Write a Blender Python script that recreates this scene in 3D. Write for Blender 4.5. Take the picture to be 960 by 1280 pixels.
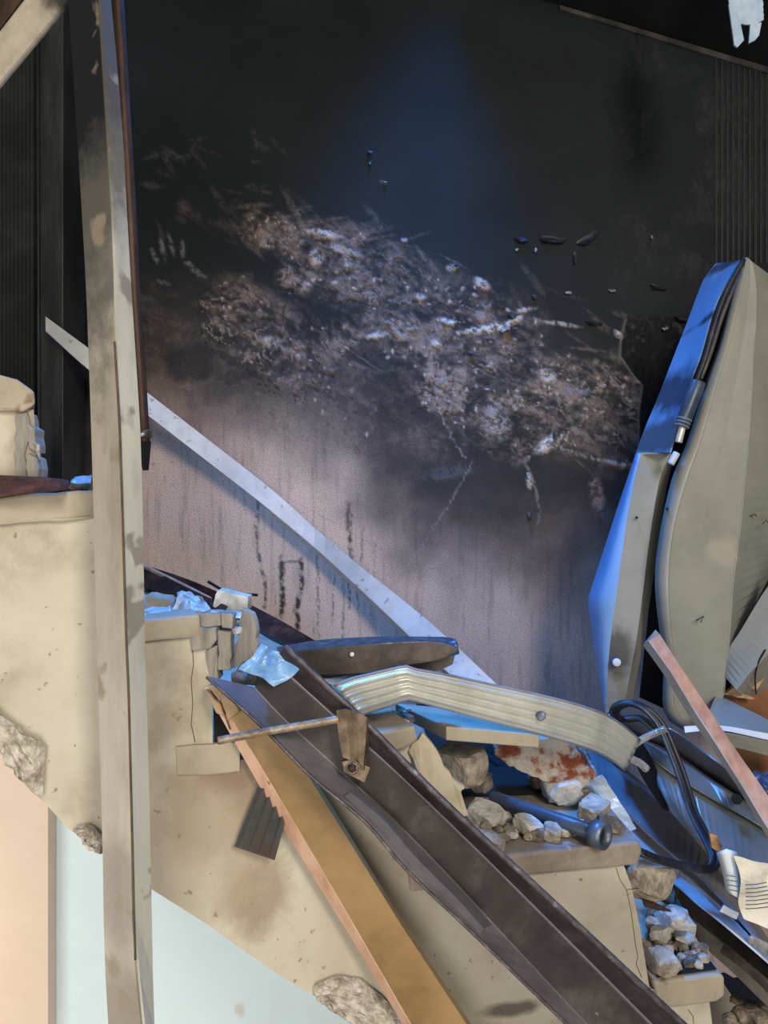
import bpy, bmesh, math, random
import numpy as np
from mathutils import Vector, noise as mnoise

for o in list(bpy.data.objects):
    bpy.data.objects.remove(o)
scn = bpy.context.scene
C = scn.collection

# ------------------------------------------------------------------ camera
CZ = 1.6
F = 960.0
cam_d = bpy.data.cameras.new('camera')
cam_d.sensor_fit = 'VERTICAL'
cam_d.sensor_height = 36.0
cam_d.lens = 27.0
cam_d.clip_start = 0.02
cam = bpy.data.objects.new('camera', cam_d)
C.objects.link(cam)
cam.location = (0, 0, CZ)
cam.rotation_euler = (math.pi / 2, 0, 0)
scn.camera = cam

# ------------------------------------------------------------------ world, lights, exposure
w = bpy.data.worlds.new('world')
scn.world = w
w.use_nodes = True
w.node_tree.nodes['Background'].inputs[0].default_value = (0.72, 0.86, 1.0, 1)
w.node_tree.nodes['Background'].inputs[1].default_value = 0.10


def area(name, loc, target, sx, sy, power, col, spread=180):
    d = bpy.data.lights.new(name, 'AREA')
    d.shape = 'RECTANGLE'
    d.size = sx
    d.size_y = sy
    d.energy = power
    d.color = col
    d.spread = math.radians(spread)
    o = bpy.data.objects.new(name, d)
    C.objects.link(o)
    o.location = loc
    o.rotation_euler = (Vector(target) - Vector(loc)).to_track_quat('-Z', 'Y').to_euler()
    return o


# daylight through the window openings behind the viewer, then an added low fill
area('window_daylight', (0.95, -1.5, 2.75), (0.0, 1.2, 1.1), 0.55, 0.9, 64, (1.0, 0.92, 0.81))
area('doorway_daylight', (-0.35, -2.0, 1.1), (-0.2, 1.8, 0.9), 1.5, 1.9, 62, (1.0, 0.95, 0.88))
area('lower_wall_fill', (-1.5, 0.5, 0.75), (-0.5, 2.0, 0.62), 0.8, 0.7, 13, (1.0, 0.96, 0.90))  # added lamp that brightens the walls under the stairs
# blue sky through the hole in the roof above the stairs
area('roof_hole_skylight', (0.26, 1.62, 3.4), (0.54, 1.52, 1.0), 0.55, 0.5, 74, (0.035, 0.29, 1.0), 84)

vs = scn.view_settings
vs.view_transform = 'Standard'
vs.look = 'None'
vs.gamma = 1.0
vs.use_curve_mapping = False
vs.exposure = 0.0


# ------------------------------------------------------------------ helpers
def P(x, y, Y):
    """photo pixel (960 x 1280) at distance Y from the viewer"""
    return Vector(((x - 480) / F * Y, Y, CZ + (640 - y) / F * Y))


def px(pts, d0, d1=None):
    """pixels with the distance running evenly from d0 to d1; a third value overrides"""
    n = len(pts)
    out = []
    for i, p in enumerate(pts):
        if len(p) == 3:
            d = p[2]
        elif d1 is None:
            d = d0
        else:
            d = d0 + (d1 - d0) * i / (n - 1)
        out.append(P(p[0], p[1], d))
    return out


def S(x):
    """distance of the stair's open side at pixel column x (the flight turns away to the right)"""
    return 1.05 + (x - 220) / 580 * 0.15


def ps(pts, off=0.0):
    return [P(p[0], p[1], S(p[0]) + off) for p in pts]


ORG = {}


def link(o, parent):
    C.objects.link(o)
    if parent is not None:
        o.parent = parent
        ORG[o.name] = ORG[parent.name]


def tag(o, label, cat, group=None):
    o['label'] = label
    o['category'] = cat
    if group:
        o['group'] = group
    return o


def thing(name, label, cat, loc, group=None):
    o = bpy.data.objects.new(name, None)
    o.empty_display_size = 0.05
    C.objects.link(o)
    o.location = loc
    ORG[o.name] = Vector(loc)
    return tag(o, label, cat, group)


def mesh(name, verts, faces, mat, parent=None, smooth=False, thick=0, bevel=0, subs=0, off=0.0):
    verts = [Vector(v) for v in verts]
    if parent is not None:
        org = ORG[parent.name]
    else:
        cx = sum(v.x for v in verts) / len(verts)
        cy = sum(v.y for v in verts) / len(verts)
        org = Vector((cx, cy, min(v.z for v in verts)))
    me = bpy.data.meshes.new(name)
    me.from_pydata([v - org for v in verts], [], faces)
    bm = bmesh.new()
    bm.from_mesh(me)
    bmesh.ops.recalc_face_normals(bm, faces=bm.faces)
    if smooth:
        for f in bm.faces:
            f.smooth = True
    bm.to_mesh(me)
    bm.free()
    me.materials.append(mat)
    o = bpy.data.objects.new(name, me)
    if parent is None:
        o.location = org
        C.objects.link(o)
        ORG[o.name] = org
    else:
        link(o, parent)
    if subs:
        m = o.modifiers.new('subdivision', 'SUBSURF')
        m.levels = m.render_levels = subs
    if thick:
        m = o.modifiers.new('solidify', 'SOLIDIFY')
        m.thickness = thick
        m.offset = off
    if bevel:
        m = o.modifiers.new('bevel', 'BEVEL')
        m.width = bevel
        m.segments = 2
        m.limit_method = 'ANGLE'
    return o


def cat_rom(pts, n, smooth=True):
    """resample a polyline to n points, optionally through a Catmull-Rom curve"""
    pts = [Vector(p) for p in pts]
    if smooth and len(pts) > 2:
        ext = [2 * pts[0] - pts[1]] + pts + [2 * pts[-1] - pts[-2]]
        dense = []
        for i in range(1, len(ext) - 2):
            p0, p1, p2, p3 = ext[i - 1:i + 3]
            for k in range(8):
                t = k / 8
                dense.append(0.5 * ((2 * p1) + (p2 - p0) * t + (2 * p0 - 5 * p1 + 4 * p2 - p3) * t * t
                                    + (3 * p1 - p0 - 3 * p2 + p3) * t ** 3))
        dense.append(pts[-1])
    else:
        dense = pts
    L = [0]
    for a, b in zip(dense, dense[1:]):
        L.append(L[-1] + (b - a).length)
    out = []
    j = 0
    for i in range(n):
        s = L[-1] * i / (n - 1)
        while j < len(L) - 2 and L[j + 1] < s:
            j += 1
        d = L[j + 1] - L[j]
        t = (s - L[j]) / d if d > 1e-9 else 0
        out.append(dense[j].lerp(dense[j + 1], t))
    return out


def loft(name, rails, mat, parent=None, n=24, thick=0.003, closed=False, smooth=True, curve=True, caps=False,
         shade=False, bevel=0, off=0.0):
    R = [cat_rom(r, n, curve) for r in rails]
    m = len(R)
    verts = [p for r in R for p in r]
    faces = []
    for i in range(m if closed else m - 1):
        a, b = i, (i + 1) % m
        for k in range(n - 1):
            faces.append((a * n + k, a * n + k + 1, b * n + k + 1, b * n + k))
    if caps:
        faces.append(tuple(i * n for i in range(m)))
        faces.append(tuple(i * n + n - 1 for i in reversed(range(m))))
    return mesh(name, verts, faces, mat, parent, smooth=shade, thick=0 if closed else thick, bevel=bevel, off=off)


def slab(name, front, vec, mat, parent=None, bevel=0.0, rough=0.0, seed=1):
    """polygon (list of points) extruded by vec: a solid plate"""
    front = [Vector(p) for p in front]
    n = len(front)
    if rough:
        rnd = random.Random(seed)
        nf = []
        for i in range(n):
            a, b = front[i], front[(i + 1) % n]
            k = max(1, int((b - a).length / (rough * 2.5)))
            for j in range(k):
                q = a.lerp(b, j / k)
                if j:
                    q = q + Vector((rnd.uniform(-1, 1), 0, rnd.uniform(-1, 1))) * rough * 0.5
                nf.append(q)
        front = nf
        n = len(front)
    v = Vector(vec)
    verts = front + [p + v for p in front]
    faces = [tuple(range(n)), tuple(reversed(range(n, 2 * n)))]
    for i in range(n):
        j = (i + 1) % n
        faces.append((i, j, n + j, n + i))
    return mesh(name, verts, faces, mat, parent, bevel=bevel)


def tube(name, pts, r, mat, parent=None, sides=10, n=None, flat=1.0, caps=True, r1=None, hollow=False):
    pts = [Vector(p) for p in pts]
    if n:
        pts = cat_rom(pts, n)
    N = len(pts)
    verts = []
    faces = []
    up = Vector((0, 0, 1))
    t0 = (pts[1] - pts[0]).normalized()
    if abs(t0.dot(up)) > 0.95:
        up = Vector((0, 1, 0))
    prev = (up - t0 * up.dot(t0)).normalized()
    for i, p in enumerate(pts):
        t = (pts[min(i + 1, N - 1)] - pts[max(i - 1, 0)]).normalized()
        prev = (prev - t * prev.dot(t)).normalized()
        b = t.cross(prev)
        rr = r if r1 is None else r + (r1 - r) * i / (N - 1)
        for k in range(sides):
            a = 2 * math.pi * k / sides
            verts.append(p + (prev * math.cos(a) + b * math.sin(a) * flat) * rr)
    for i in range(N - 1):
        for k in range(sides):
            k2 = (k + 1) % sides
            faces.append((i * sides + k, i * sides + k2, (i + 1) * sides + k2, (i + 1) * sides + k))
    if hollow:
        return mesh(name, verts, faces, mat, parent, smooth=True, thick=r * 0.3, off=1)
    if caps:
        faces.append(tuple(reversed(range(sides))))
        faces.append(tuple(range((N - 1) * sides, N * sides)))
    return mesh(name, verts, faces, mat, parent, smooth=True, bevel=r * 0.15 if caps and sides > 6 else 0)


def crumple(name, quad, mat, parent=None, n=14, amp=0.01, seed=0, thick=0.001, freq=30):
    """crumpled thin sheet over a four-cornered patch"""
    a, b, c, d = [Vector(q) for q in quad]
    nrm = (b - a).cross(d - a).normalized()
    verts = []
    for i in range(n + 1):
        for j in range(n + 1):
            u, v = j / n, i / n
            p = a.lerp(b, u).lerp(d.lerp(c, u), v)
            q = p * freq + Vector((seed * 7.3, seed * 3.1, 0))
            h = mnoise.noise(q) + abs(mnoise.noise(q * 2.1)) * 0.7
            e = mnoise.noise_vector(q * 1.3)
            verts.append(p + nrm * h * amp + e * amp * 0.6)
    faces = [(i * (n + 1) + j, i * (n + 1) + j + 1, (i + 1) * (n + 1) + j + 1, (i + 1) * (n + 1) + j)
             for i in range(n) for j in range(n)]
    return mesh(name, verts, faces, mat, parent, thick=thick)


ROCKS = {}


def rock_mesh(kind, seed, mat, sub=2, rough=0.35):
    key = (kind, seed)
    if key in ROCKS:
        return ROCKS[key]
    bm = bmesh.new()
    bmesh.ops.create_icosphere(bm, subdivisions=sub, radius=1.0)
    for v in bm.verts:
        q = v.co * 0.9 + Vector((seed * 11.7, seed * 5.3, 0))
        k = 1 + rough * mnoise.noise(q) + rough * 0.6 * mnoise.noise(q * 2.7) + rough * 0.25 * mnoise.noise(q * 6)
        v.co *= k
        for ax in range(3):                       # knock flats into it so it reads as broken masonry
            lim = 0.72 + 0.12 * math.sin(seed * 3 + ax)
            v.co[ax] = max(-lim, min(lim, v.co[ax]))
    me = bpy.data.meshes.new(kind)
    bm.to_mesh(me)
    bm.free()
    me.materials.append(mat)
    ROCKS[key] = me
    return me


def rock(name, pos, size, mat, label, group=None, seed=1, rot=None, sub=2, rough=0.35, cat='rubble', parent=None):
    me = rock_mesh(name + mat.name + str(sub), seed % 6, mat, sub, rough)
    o = bpy.data.objects.new(name, me)
    if isinstance(size, (int, float)):
        size = (size, size * 0.85, size * 0.7)
    o.scale = size
    rr = random.Random(seed)
    o.rotation_euler = rot if rot else (rr.uniform(-.3, .3), rr.uniform(-.3, .3), rr.uniform(0, 6.28))
    if parent is not None:
        o.location = Vector(pos) - ORG[parent.name]
        link(o, parent)
        return o
    o.location = pos
    C.objects.link(o)
    return tag(o, label, cat, group)


# ------------------------------------------------------------------ materials
def mat(name, cols, scale=8, rough=0.7, metal=0.0, bump=0.3, bscale=60, stretch=(1, 1, 1), spots=(), detail=8,
        pos=(0.35, 0.65), flecks=None, spec=0.4, trans=0.0, alpha=1.0, dist=0.002):
    m = bpy.data.materials.new(name)
    m.use_nodes = True
    nt = m.node_tree
    N, L = nt.nodes, nt.links
    b = N['Principled BSDF']
    b.inputs['Roughness'].default_value = rough
    b.inputs['Metallic'].default_value = metal
    b.inputs['Specular IOR Level'].default_value = spec
    if trans:
        b.inputs['Transmission Weight'].default_value = trans
    if alpha < 1:
        b.inputs['Alpha'].default_value = alpha
    geo = N.new('ShaderNodeNewGeometry')
    mp = N.new('ShaderNodeMapping')
    mp.inputs['Scale'].default_value = stretch
    L.new(geo.outputs['Position'], mp.inputs[0])
    nz = N.new('ShaderNodeTexNoise')
    nz.inputs['Scale'].default_value = scale
    nz.inputs['Detail'].default_value = detail
    nz.inputs['Roughness'].default_value = 0.65
    L.new(mp.outputs[0], nz.inputs['Vector'])
    cr = N.new('ShaderNodeValToRGB')
    e = cr.color_ramp.elements
    n = len(cols)
    e[0].position, e[1].position = pos
    e[0].color = (*cols[0], 1)
    e[1].color = (*cols[-1], 1)
    for i in range(1, n - 1):
        x = e.new(pos[0] + (pos[1] - pos[0]) * i / (n - 1))
        x.color = (*cols[i], 1)
    L.new(nz.outputs[0], cr.inputs[0])
    col = cr.outputs[0]
    if spots or flecks:
        n2 = N.new('ShaderNodeTexNoise')
        n2.inputs['Scale'].default_value = 22
        n2.inputs['Detail'].default_value = 7
        n2.inputs['Roughness'].default_value = 0.7
        L.new(geo.outputs['Position'], n2.inputs['Vector'])
    for (c, radius, scol, k) in spots:
        # a stain or painted shade with a ragged outline: c is its centre, radius its three half-sizes
        sub = N.new('ShaderNodeVectorMath')
        sub.operation = 'SUBTRACT'
        L.new(geo.outputs['Position'], sub.inputs[0])
        sub.inputs[1].default_value = c
        dv = N.new('ShaderNodeVectorMath')
        dv.operation = 'DIVIDE'
        L.new(sub.outputs[0], dv.inputs[0])
        dv.inputs[1].default_value = radius
        ln = N.new('ShaderNodeVectorMath')
        ln.operation = 'LENGTH'
        L.new(dv.outputs[0], ln.inputs[0])
        ad = N.new('ShaderNodeMath')
        ad.operation = 'MULTIPLY_ADD'
        L.new(n2.outputs[0], ad.inputs[0])
        ad.inputs[1].default_value = 1.3
        L.new(ln.outputs['Value'], ad.inputs[2])
        mr = N.new('ShaderNodeMapRange')
        L.new(ad.outputs[0], mr.inputs[0])
        mr.inputs[1].default_value = 1.25
        mr.inputs[2].default_value = 1.85
        mr.inputs[3].default_value = k
        mr.inputs[4].default_value = 0
        mx = N.new('ShaderNodeMix')
        mx.data_type = 'RGBA'
        L.new(mr.outputs[0], mx.inputs['Factor'])
        L.new(col, mx.inputs['A'])
        mx.inputs['B'].default_value = (*scol, 1)
        col = mx.outputs['Result']
    if flecks:
        n3 = N.new('ShaderNodeTexNoise')
        n3.inputs['Scale'].default_value = flecks[1]
        n3.inputs['Detail'].default_value = 3
        L.new(geo.outputs['Position'], n3.inputs['Vector'])
        mr = N.new('ShaderNodeMapRange')
        L.new(n3.outputs[0], mr.inputs[0])
        mr.inputs[1].default_value = flecks[2]
        mr.inputs[2].default_value = flecks[2] + 0.04
        mx = N.new('ShaderNodeMix')
        mx.data_type = 'RGBA'
        L.new(mr.outputs[0], mx.inputs['Factor'])
        L.new(col, mx.inputs['A'])
        mx.inputs['B'].default_value = (*flecks[0], 1)
        col = mx.outputs['Result']
    L.new(col, b.inputs['Base Color'])
    if bump:
        nb = N.new('ShaderNodeTexNoise')
        nb.inputs['Scale'].default_value = bscale
        nb.inputs['Detail'].default_value = 6
        L.new(mp.outputs[0], nb.inputs['Vector'])
        bp = N.new('ShaderNodeBump')
        bp.inputs['Strength'].default_value = bump
        bp.inputs['Distance'].default_value = dist
        L.new(nb.outputs[0], bp.inputs['Height'])
        L.new(bp.outputs[0], b.inputs['Normal'])
    return m


def wp(x, y, Y):
    return tuple(P(x, y, Y))


M = {}
brown = (0.17, 0.11, 0.065)
M['cream'] = mat('cream_paint', [(0.35, 0.300, 0.215), (0.49, 0.440, 0.338), (0.54, 0.495, 0.395)], 6, 0.75, bump=0.25, bscale=45,
                 spots=[(wp(270, 1015, 1.06), (0.075, 0.2, 0.085), (0.22, 0.15, 0.09), 0.8),
                        (wp(318, 1120, 1.07), (0.05, 0.2, 0.06), (0.27, 0.19, 0.12), 0.75),
                        (wp(240, 1060, 1.06), (0.10, 0.2, 0.10), (0.42, 0.35, 0.25), 0.6),
                        (wp(640, 1262, 1.15), (0.05, 0.2, 0.012), (0.06, 0.045, 0.035), 0.8),
                        (wp(460, 1130, 1.10), (0.10, 0.2, 0.12), (0.42, 0.34, 0.24), 0.55),  # channel's shadow painted on the plaster between board and channel
                        (wp(40, 560, 1.0), (0.03, 0.1, 0.07), (0.22, 0.18, 0.14), 0.8),
                        (wp(300, 960, 1.06), (0.05, 0.2, 0.04), (0.20, 0.13, 0.08), 0.7)],
                 flecks=((0.28, 0.20, 0.12), 70, 0.68))
M['tread'] = mat('worn_tread_stone', [(0.20, 0.16, 0.125), (0.28, 0.23, 0.18), (0.36, 0.30, 0.23)], 14, 0.7, bump=0.4, bscale=70,
                 flecks=((0.55, 0.47, 0.35), 26, 0.66))
M['tread_clean'] = mat('dusty_tread_stone', [(0.28, 0.235, 0.165), (0.37, 0.315, 0.23), (0.43, 0.365, 0.265)], 10, 0.8, bump=0.4, bscale=60,
                       flecks=((0.20, 0.13, 0.08), 18, 0.66))
M['broken'] = mat('broken_plaster', [(0.26, 0.215, 0.16), (0.46, 0.41, 0.33), (0.66, 0.62, 0.54)], 60, 0.95, bump=1.0, bscale=90, dist=0.006)
M['grey_plaster'] = mat('grey_plaster', [(0.16, 0.15, 0.13), (0.26, 0.24, 0.20), (0.33, 0.30, 0.25)], 18, 0.9, bump=0.7, bscale=60,
                        stretch=(3, 3, 0.6), dist=0.004)
M['concrete'] = mat('rubble_concrete', [(0.22, 0.18, 0.135), (0.40, 0.335, 0.25), (0.54, 0.47, 0.36)], 45, 0.95, bump=1.0, bscale=120, dist=0.004)
M['stone_dark'] = mat('sooty_rubble', [(0.05, 0.042, 0.035), (0.17, 0.14, 0.105), (0.34, 0.28, 0.21)], 40, 0.95, bump=1.0, bscale=120, dist=0.004)
M['stone_pale'] = mat('pale_dusty_rubble', [(0.34, 0.32, 0.28), (0.52, 0.49, 0.44), (0.66, 0.63, 0.58)], 45, 0.95, bump=1.0, bscale=120, dist=0.004)
M['red_chunk'] = mat('mortar_and_red_clay', [(0.19, 0.045, 0.018), (0.24, 0.065, 0.028), (0.37, 0.29, 0.215), (0.47, 0.40, 0.31)], 20, 0.9,
                     bump=1.0, bscale=80, pos=(0.38, 0.53), dist=0.006)
M['beam'] = mat('dark_brown_steel', [(0.026, 0.021, 0.021), (0.043, 0.035, 0.035), (0.085, 0.074, 0.073)], 9, 0.5, 0.0, bump=0.3, bscale=40, spec=0.12,
                stretch=(1, 1, 1), flecks=((0.34, 0.31, 0.28), 60, 0.73))
M['beam_flange'] = mat('lit_steel_flange', [(0.095, 0.088, 0.094), (0.135, 0.127, 0.135), (0.19, 0.18, 0.19)], 9, 0.45, 0.1, bump=0.25, bscale=40,  # light on the upturned flange put into a paler colour
                       flecks=((0.34, 0.31, 0.28), 60, 0.72))
M['beam_lip'] = mat('scuffed_steel_edge', [(0.05, 0.042, 0.045), (0.10, 0.085, 0.085), (0.30, 0.27, 0.25)], 60, 0.5, 0.3, bump=0.4, pos=(0.4, 0.75))
M['ochre'] = mat('ochre_varnished_board', [(0.21, 0.125, 0.045), (0.29, 0.18, 0.068), (0.34, 0.215, 0.09)], 7, 0.5, bump=0.2, bscale=40,
                 flecks=((0.55, 0.42, 0.28), 55, 0.74),
                 spots=[(wp(275, 885, 1.02), (0.03, 0.1, 0.03), (0.38, 0.25, 0.12), 0.7)])
M['pink_edge'] = mat('raw_pink_edge', [(0.50, 0.28, 0.17), (0.64, 0.39, 0.26), (0.70, 0.48, 0.35)], 24, 0.75, bump=0.4,
                     stretch=(1, 1, 0.4), flecks=((0.32, 0.14, 0.08), 40, 0.68))
M['post'] = mat('weathered_post', [(0.27, 0.235, 0.185), (0.34, 0.305, 0.245), (0.40, 0.36, 0.295)], 9, 0.62, 0.1, bump=0.15, bscale=30,
                stretch=(2.0, 2.0, 0.5), flecks=((0.24, 0.195, 0.14), 14, 0.60),
                spots=[(wp(104, 0, 0.9), (0.07, 0.3, 0.42), (0.010, 0.010, 0.012), 1.0),
                       (wp(104, 180, 0.9), (0.045, 0.3, 0.16), (0.010, 0.010, 0.012), 0.97),
                       (wp(124, 300, 0.9), (0.05, 0.3, 0.11), (0.13, 0.12, 0.10), 0.7),
                       (wp(150, 1110, 0.9), (0.03, 0.3, 0.07), (0.22, 0.19, 0.16), 0.7),
                       (wp(158, 1300, 0.9), (0.05, 0.3, 0.10), (0.21, 0.18, 0.14), 0.8)])
M['post_side'] = mat('pale_post_side', [(0.36, 0.345, 0.29), (0.46, 0.45, 0.385), (0.53, 0.51, 0.44)], 10, 0.6, 0.1, bump=0.15,
                     stretch=(2.0, 2.0, 0.5), flecks=((0.25, 0.23, 0.19), 16, 0.62),
                     spots=[(wp(132, -40, 0.9), (0.09, 0.3, 0.22), (0.030, 0.026, 0.021), 0.95),
                            (wp(140, 130, 0.9), (0.04, 0.3, 0.16), (0.10, 0.085, 0.06), 0.8)])
M['rust'] = mat('charred_rusty_iron', [(0.018, 0.011, 0.009), (0.055, 0.026, 0.016), (0.10, 0.05, 0.032)], 14, 0.55, 0.2, bump=0.4,
                stretch=(2, 2, 0.5))
M['bracket'] = mat('rusty_bracket_iron', [(0.06, 0.045, 0.03), (0.15, 0.105, 0.068), (0.26, 0.19, 0.125)], 40, 0.5, 0.4, bump=0.4)
M['rod'] = mat('bare_rod_iron', [(0.13, 0.085, 0.05), (0.25, 0.185, 0.12), (0.38, 0.30, 0.21)], 60, 0.5, 0.35, bump=0.5, bscale=150)
M['alu'] = mat('pale_aluminium', [(0.46, 0.46, 0.41), (0.56, 0.56, 0.50), (0.64, 0.64, 0.58)], 12, 0.40, 0.35, bump=0.08, bscale=60)
M['strip'] = mat('brushed_strip', [(0.52, 0.50, 0.47), (0.60, 0.58, 0.55), (0.66, 0.64, 0.60)], 16, 0.5, 0.2, bump=0.1,
                 flecks=((0.36, 0.34, 0.31), 60, 0.66))
M['door'] = mat('olive_grey_enamel', [(0.225, 0.222, 0.185), (0.265, 0.260, 0.218), (0.30, 0.292, 0.248)], 5, 0.42, 0.05, bump=0.35, bscale=9,
                spots=[(wp(770, 815, 1.7), (0.035, 0.2, 0.055), (0.05, 0.042, 0.03), 0.85),
                       (wp(905, 690, 1.6), (0.035, 0.2, 0.035), (0.40, 0.36, 0.27), 0.6),
                       (wp(908, 400, 1.6), (0.025, 0.2, 0.09), (0.36, 0.32, 0.235), 0.5)],
                flecks=((0.36, 0.33, 0.26), 45, 0.73), dist=0.01)
M['door_edge'] = mat('skylit_door_edge', [(0.24, 0.42, 0.68), (0.28, 0.47, 0.73), (0.33, 0.51, 0.75)], 6, 0.5, 0.1, bump=0.06,  # blue skylight on the edge put into its base colour
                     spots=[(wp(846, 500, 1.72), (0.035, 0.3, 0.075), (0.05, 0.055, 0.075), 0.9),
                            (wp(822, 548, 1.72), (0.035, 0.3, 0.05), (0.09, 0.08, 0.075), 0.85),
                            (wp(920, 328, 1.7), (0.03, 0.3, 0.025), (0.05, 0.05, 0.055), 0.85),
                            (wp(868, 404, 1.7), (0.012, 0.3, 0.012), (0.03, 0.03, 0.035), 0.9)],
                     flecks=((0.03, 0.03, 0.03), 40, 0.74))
M['black'] = mat('char_shade_black', [(0.004, 0.004, 0.004), (0.009, 0.008, 0.008)], 10, 0.9, bump=0.3)  # char, and the painted shade of gaps, holes and cavities
M['rubber'] = mat('black_rubber', [(0.010, 0.010, 0.011), (0.022, 0.021, 0.022), (0.075, 0.06, 0.045)], 22, 0.42, bump=0.2, pos=(0.4, 0.75))
M['bluegrey'] = mat('blue_grey_sheet_metal', [(0.15, 0.165, 0.165), (0.20, 0.215, 0.215), (0.25, 0.265, 0.255)], 6, 0.36, 0.5, bump=0.08, bscale=20,
                    spots=[(wp(855, 965, 1.4), (0.03, 0.3, 0.02), (0.03, 0.03, 0.025), 0.8)])
M['channel'] = mat('slate_channel', [(0.14, 0.145, 0.175), (0.19, 0.195, 0.23), (0.26, 0.265, 0.29)], 10, 0.5, 0.1, bump=0.2,
                   flecks=((0.35, 0.35, 0.36), 50, 0.72))
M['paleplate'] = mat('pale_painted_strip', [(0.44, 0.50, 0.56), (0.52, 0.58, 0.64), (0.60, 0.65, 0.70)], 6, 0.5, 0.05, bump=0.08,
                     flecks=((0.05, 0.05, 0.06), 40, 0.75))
M['darkwood'] = mat('dark_stained_wood', [(0.035, 0.026, 0.021), (0.075, 0.058, 0.046), (0.14, 0.115, 0.095)], 16, 0.6, bump=0.4, stretch=(1, 0.5, 1))
M['greywood'] = mat('grey_weathered_wood', [(0.13, 0.115, 0.095), (0.20, 0.18, 0.15), (0.25, 0.225, 0.19)], 14, 0.75, bump=0.3)
M['charwood'] = mat('charred_red_wood', [(0.012, 0.007, 0.006), (0.04, 0.016, 0.011), (0.12, 0.048, 0.032)], 26, 0.6, bump=0.8, bscale=60,
                    stretch=(0.5, 0.5, 1.5), dist=0.004)
M['redwood'] = mat('raw_red_wood', [(0.28, 0.13, 0.075), (0.40, 0.205, 0.12), (0.52, 0.31, 0.20)], 22, 0.7, bump=0.35, stretch=(1, 1, 0.6))
M['stickside'] = mat('grey_stick_side', [(0.24, 0.235, 0.235), (0.31, 0.30, 0.295), (0.35, 0.34, 0.33)], 10, 0.7, bump=0.2)
M['cardboard'] = mat('brown_board', [(0.17, 0.07, 0.03), (0.245, 0.105, 0.045), (0.30, 0.14, 0.065)], 8, 0.7, bump=0.3)
M['torn'] = mat('torn_board_core', [(0.25, 0.13, 0.06), (0.45, 0.26, 0.13), (0.58, 0.37, 0.20)], 40, 0.85, bump=0.8)
M['plastic'] = mat('pale_plastic_film', [(0.34, 0.47, 0.60), (0.44, 0.57, 0.70), (0.56, 0.68, 0.78)], 20, 0.3, bump=0.3, spec=0.6)
M['blue_plastic'] = mat('blue_plastic_film', [(0.10, 0.25, 0.52), (0.20, 0.40, 0.70), (0.36, 0.55, 0.80)], 26, 0.3, bump=0.3, spec=0.6)
M['clear'] = mat('clear_torn_plastic', [(0.62, 0.60, 0.54), (0.75, 0.73, 0.68)], 20, 0.15, bump=0.3, spec=0.7, trans=0.75)
M['bluepipe'] = mat('blue_painted_pipe', [(0.045, 0.06, 0.085), (0.075, 0.10, 0.14), (0.12, 0.15, 0.19)], 14, 0.4, 0.4, bump=0.1,
                    flecks=((0.4, 0.43, 0.46), 40, 0.71))
M['paper'] = mat('dirty_paper', [(0.50, 0.44, 0.31), (0.66, 0.62, 0.51), (0.76, 0.74, 0.66)], 12, 0.85, bump=0.2)
M['blue_paper'] = mat('blue_white_paper', [(0.52, 0.58, 0.63), (0.62, 0.68, 0.73), (0.72, 0.77, 0.80)], 8, 0.8, bump=0.15)
M['ink'] = mat('printed_ink', [(0.10, 0.11, 0.13), (0.16, 0.17, 0.19)], 10, 0.8, bump=0)
M['net'] = mat('blue_net', [(0.03, 0.06, 0.22), (0.07, 0.14, 0.45), (0.5, 0.55, 0.65)], 70, 0.6, bump=0.5, pos=(0.4, 0.7))
M['foil'] = mat('torn_grey_foil', [(0.20, 0.20, 0.19), (0.38, 0.39, 0.38), (0.58, 0.60, 0.61)], 30, 0.5, 0.2, bump=0.4)
M['pale_blue_wall'] = mat('pale_blue_wall_paint', [(0.68, 0.80, 0.85), (0.73, 0.86, 0.90), (0.75, 0.88, 0.92)], 3, 0.75, bump=0.08, bscale=20,
                          spots=[(wp(300, 1262, 2.0), (0.014, 0.2, 0.02), (0.60, 0.52, 0.42), 0.6)])
M['peach_wall'] = mat('peach_wall_paint', [(0.76, 0.60, 0.47), (0.80, 0.64, 0.51), (0.82, 0.66, 0.53)], 3, 0.75, bump=0.08, bscale=20)
M['soot_panel'] = mat('sooty_ribbed_panel', [(0.012, 0.012, 0.011), (0.018, 0.018, 0.016), (0.030, 0.030, 0.026)], 8, 0.5, bump=0.3)
M['soot_jamb'] = mat('sooty_jamb', [(0.013, 0.014, 0.013), (0.026, 0.027, 0.024), (0.050, 0.052, 0.048)], 5, 0.45, bump=0.2,
                     stretch=(3, 1, 0.5))
M['soot_ceiling'] = mat('sooty_soffit', [(0.010, 0.009, 0.007), (0.016, 0.014, 0.011), (0.026, 0.023, 0.019)], 5, 0.7, bump=0.3)
M['upper_stringer'] = mat('dusty_beige_plaster', [(0.26, 0.225, 0.165), (0.36, 0.315, 0.24), (0.42, 0.375, 0.29)], 22, 0.85, bump=0.5,
                          spots=[(wp(88, -10, 1.0), (0.04, 0.3, 0.03), (0.02, 0.018, 0.014), 0.9)])


# ------------------------------------------------------------------ back wall: soot, scrubbed paint, drips
WY = 2.2


def vnoise(x, y, seed):
    rng = np.random.RandomState(seed)
    T = rng.rand(256, 256)
    xi = np.floor(x).astype(int)
    yi = np.floor(y).astype(int)
    fx = x - xi
    fy = y - yi
    fx = fx * fx * (3 - 2 * fx)
    fy = fy * fy * (3 - 2 * fy)
    a = T[xi & 255, yi & 255]
    b = T[(xi + 1) & 255, yi & 255]
    c = T[xi & 255, (yi + 1) & 255]
    d = T[(xi + 1) & 255, (yi + 1) & 255]
    return (a * (1 - fx) + b * fx) * (1 - fy) + (c * (1 - fx) + d * fx) * fy


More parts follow.
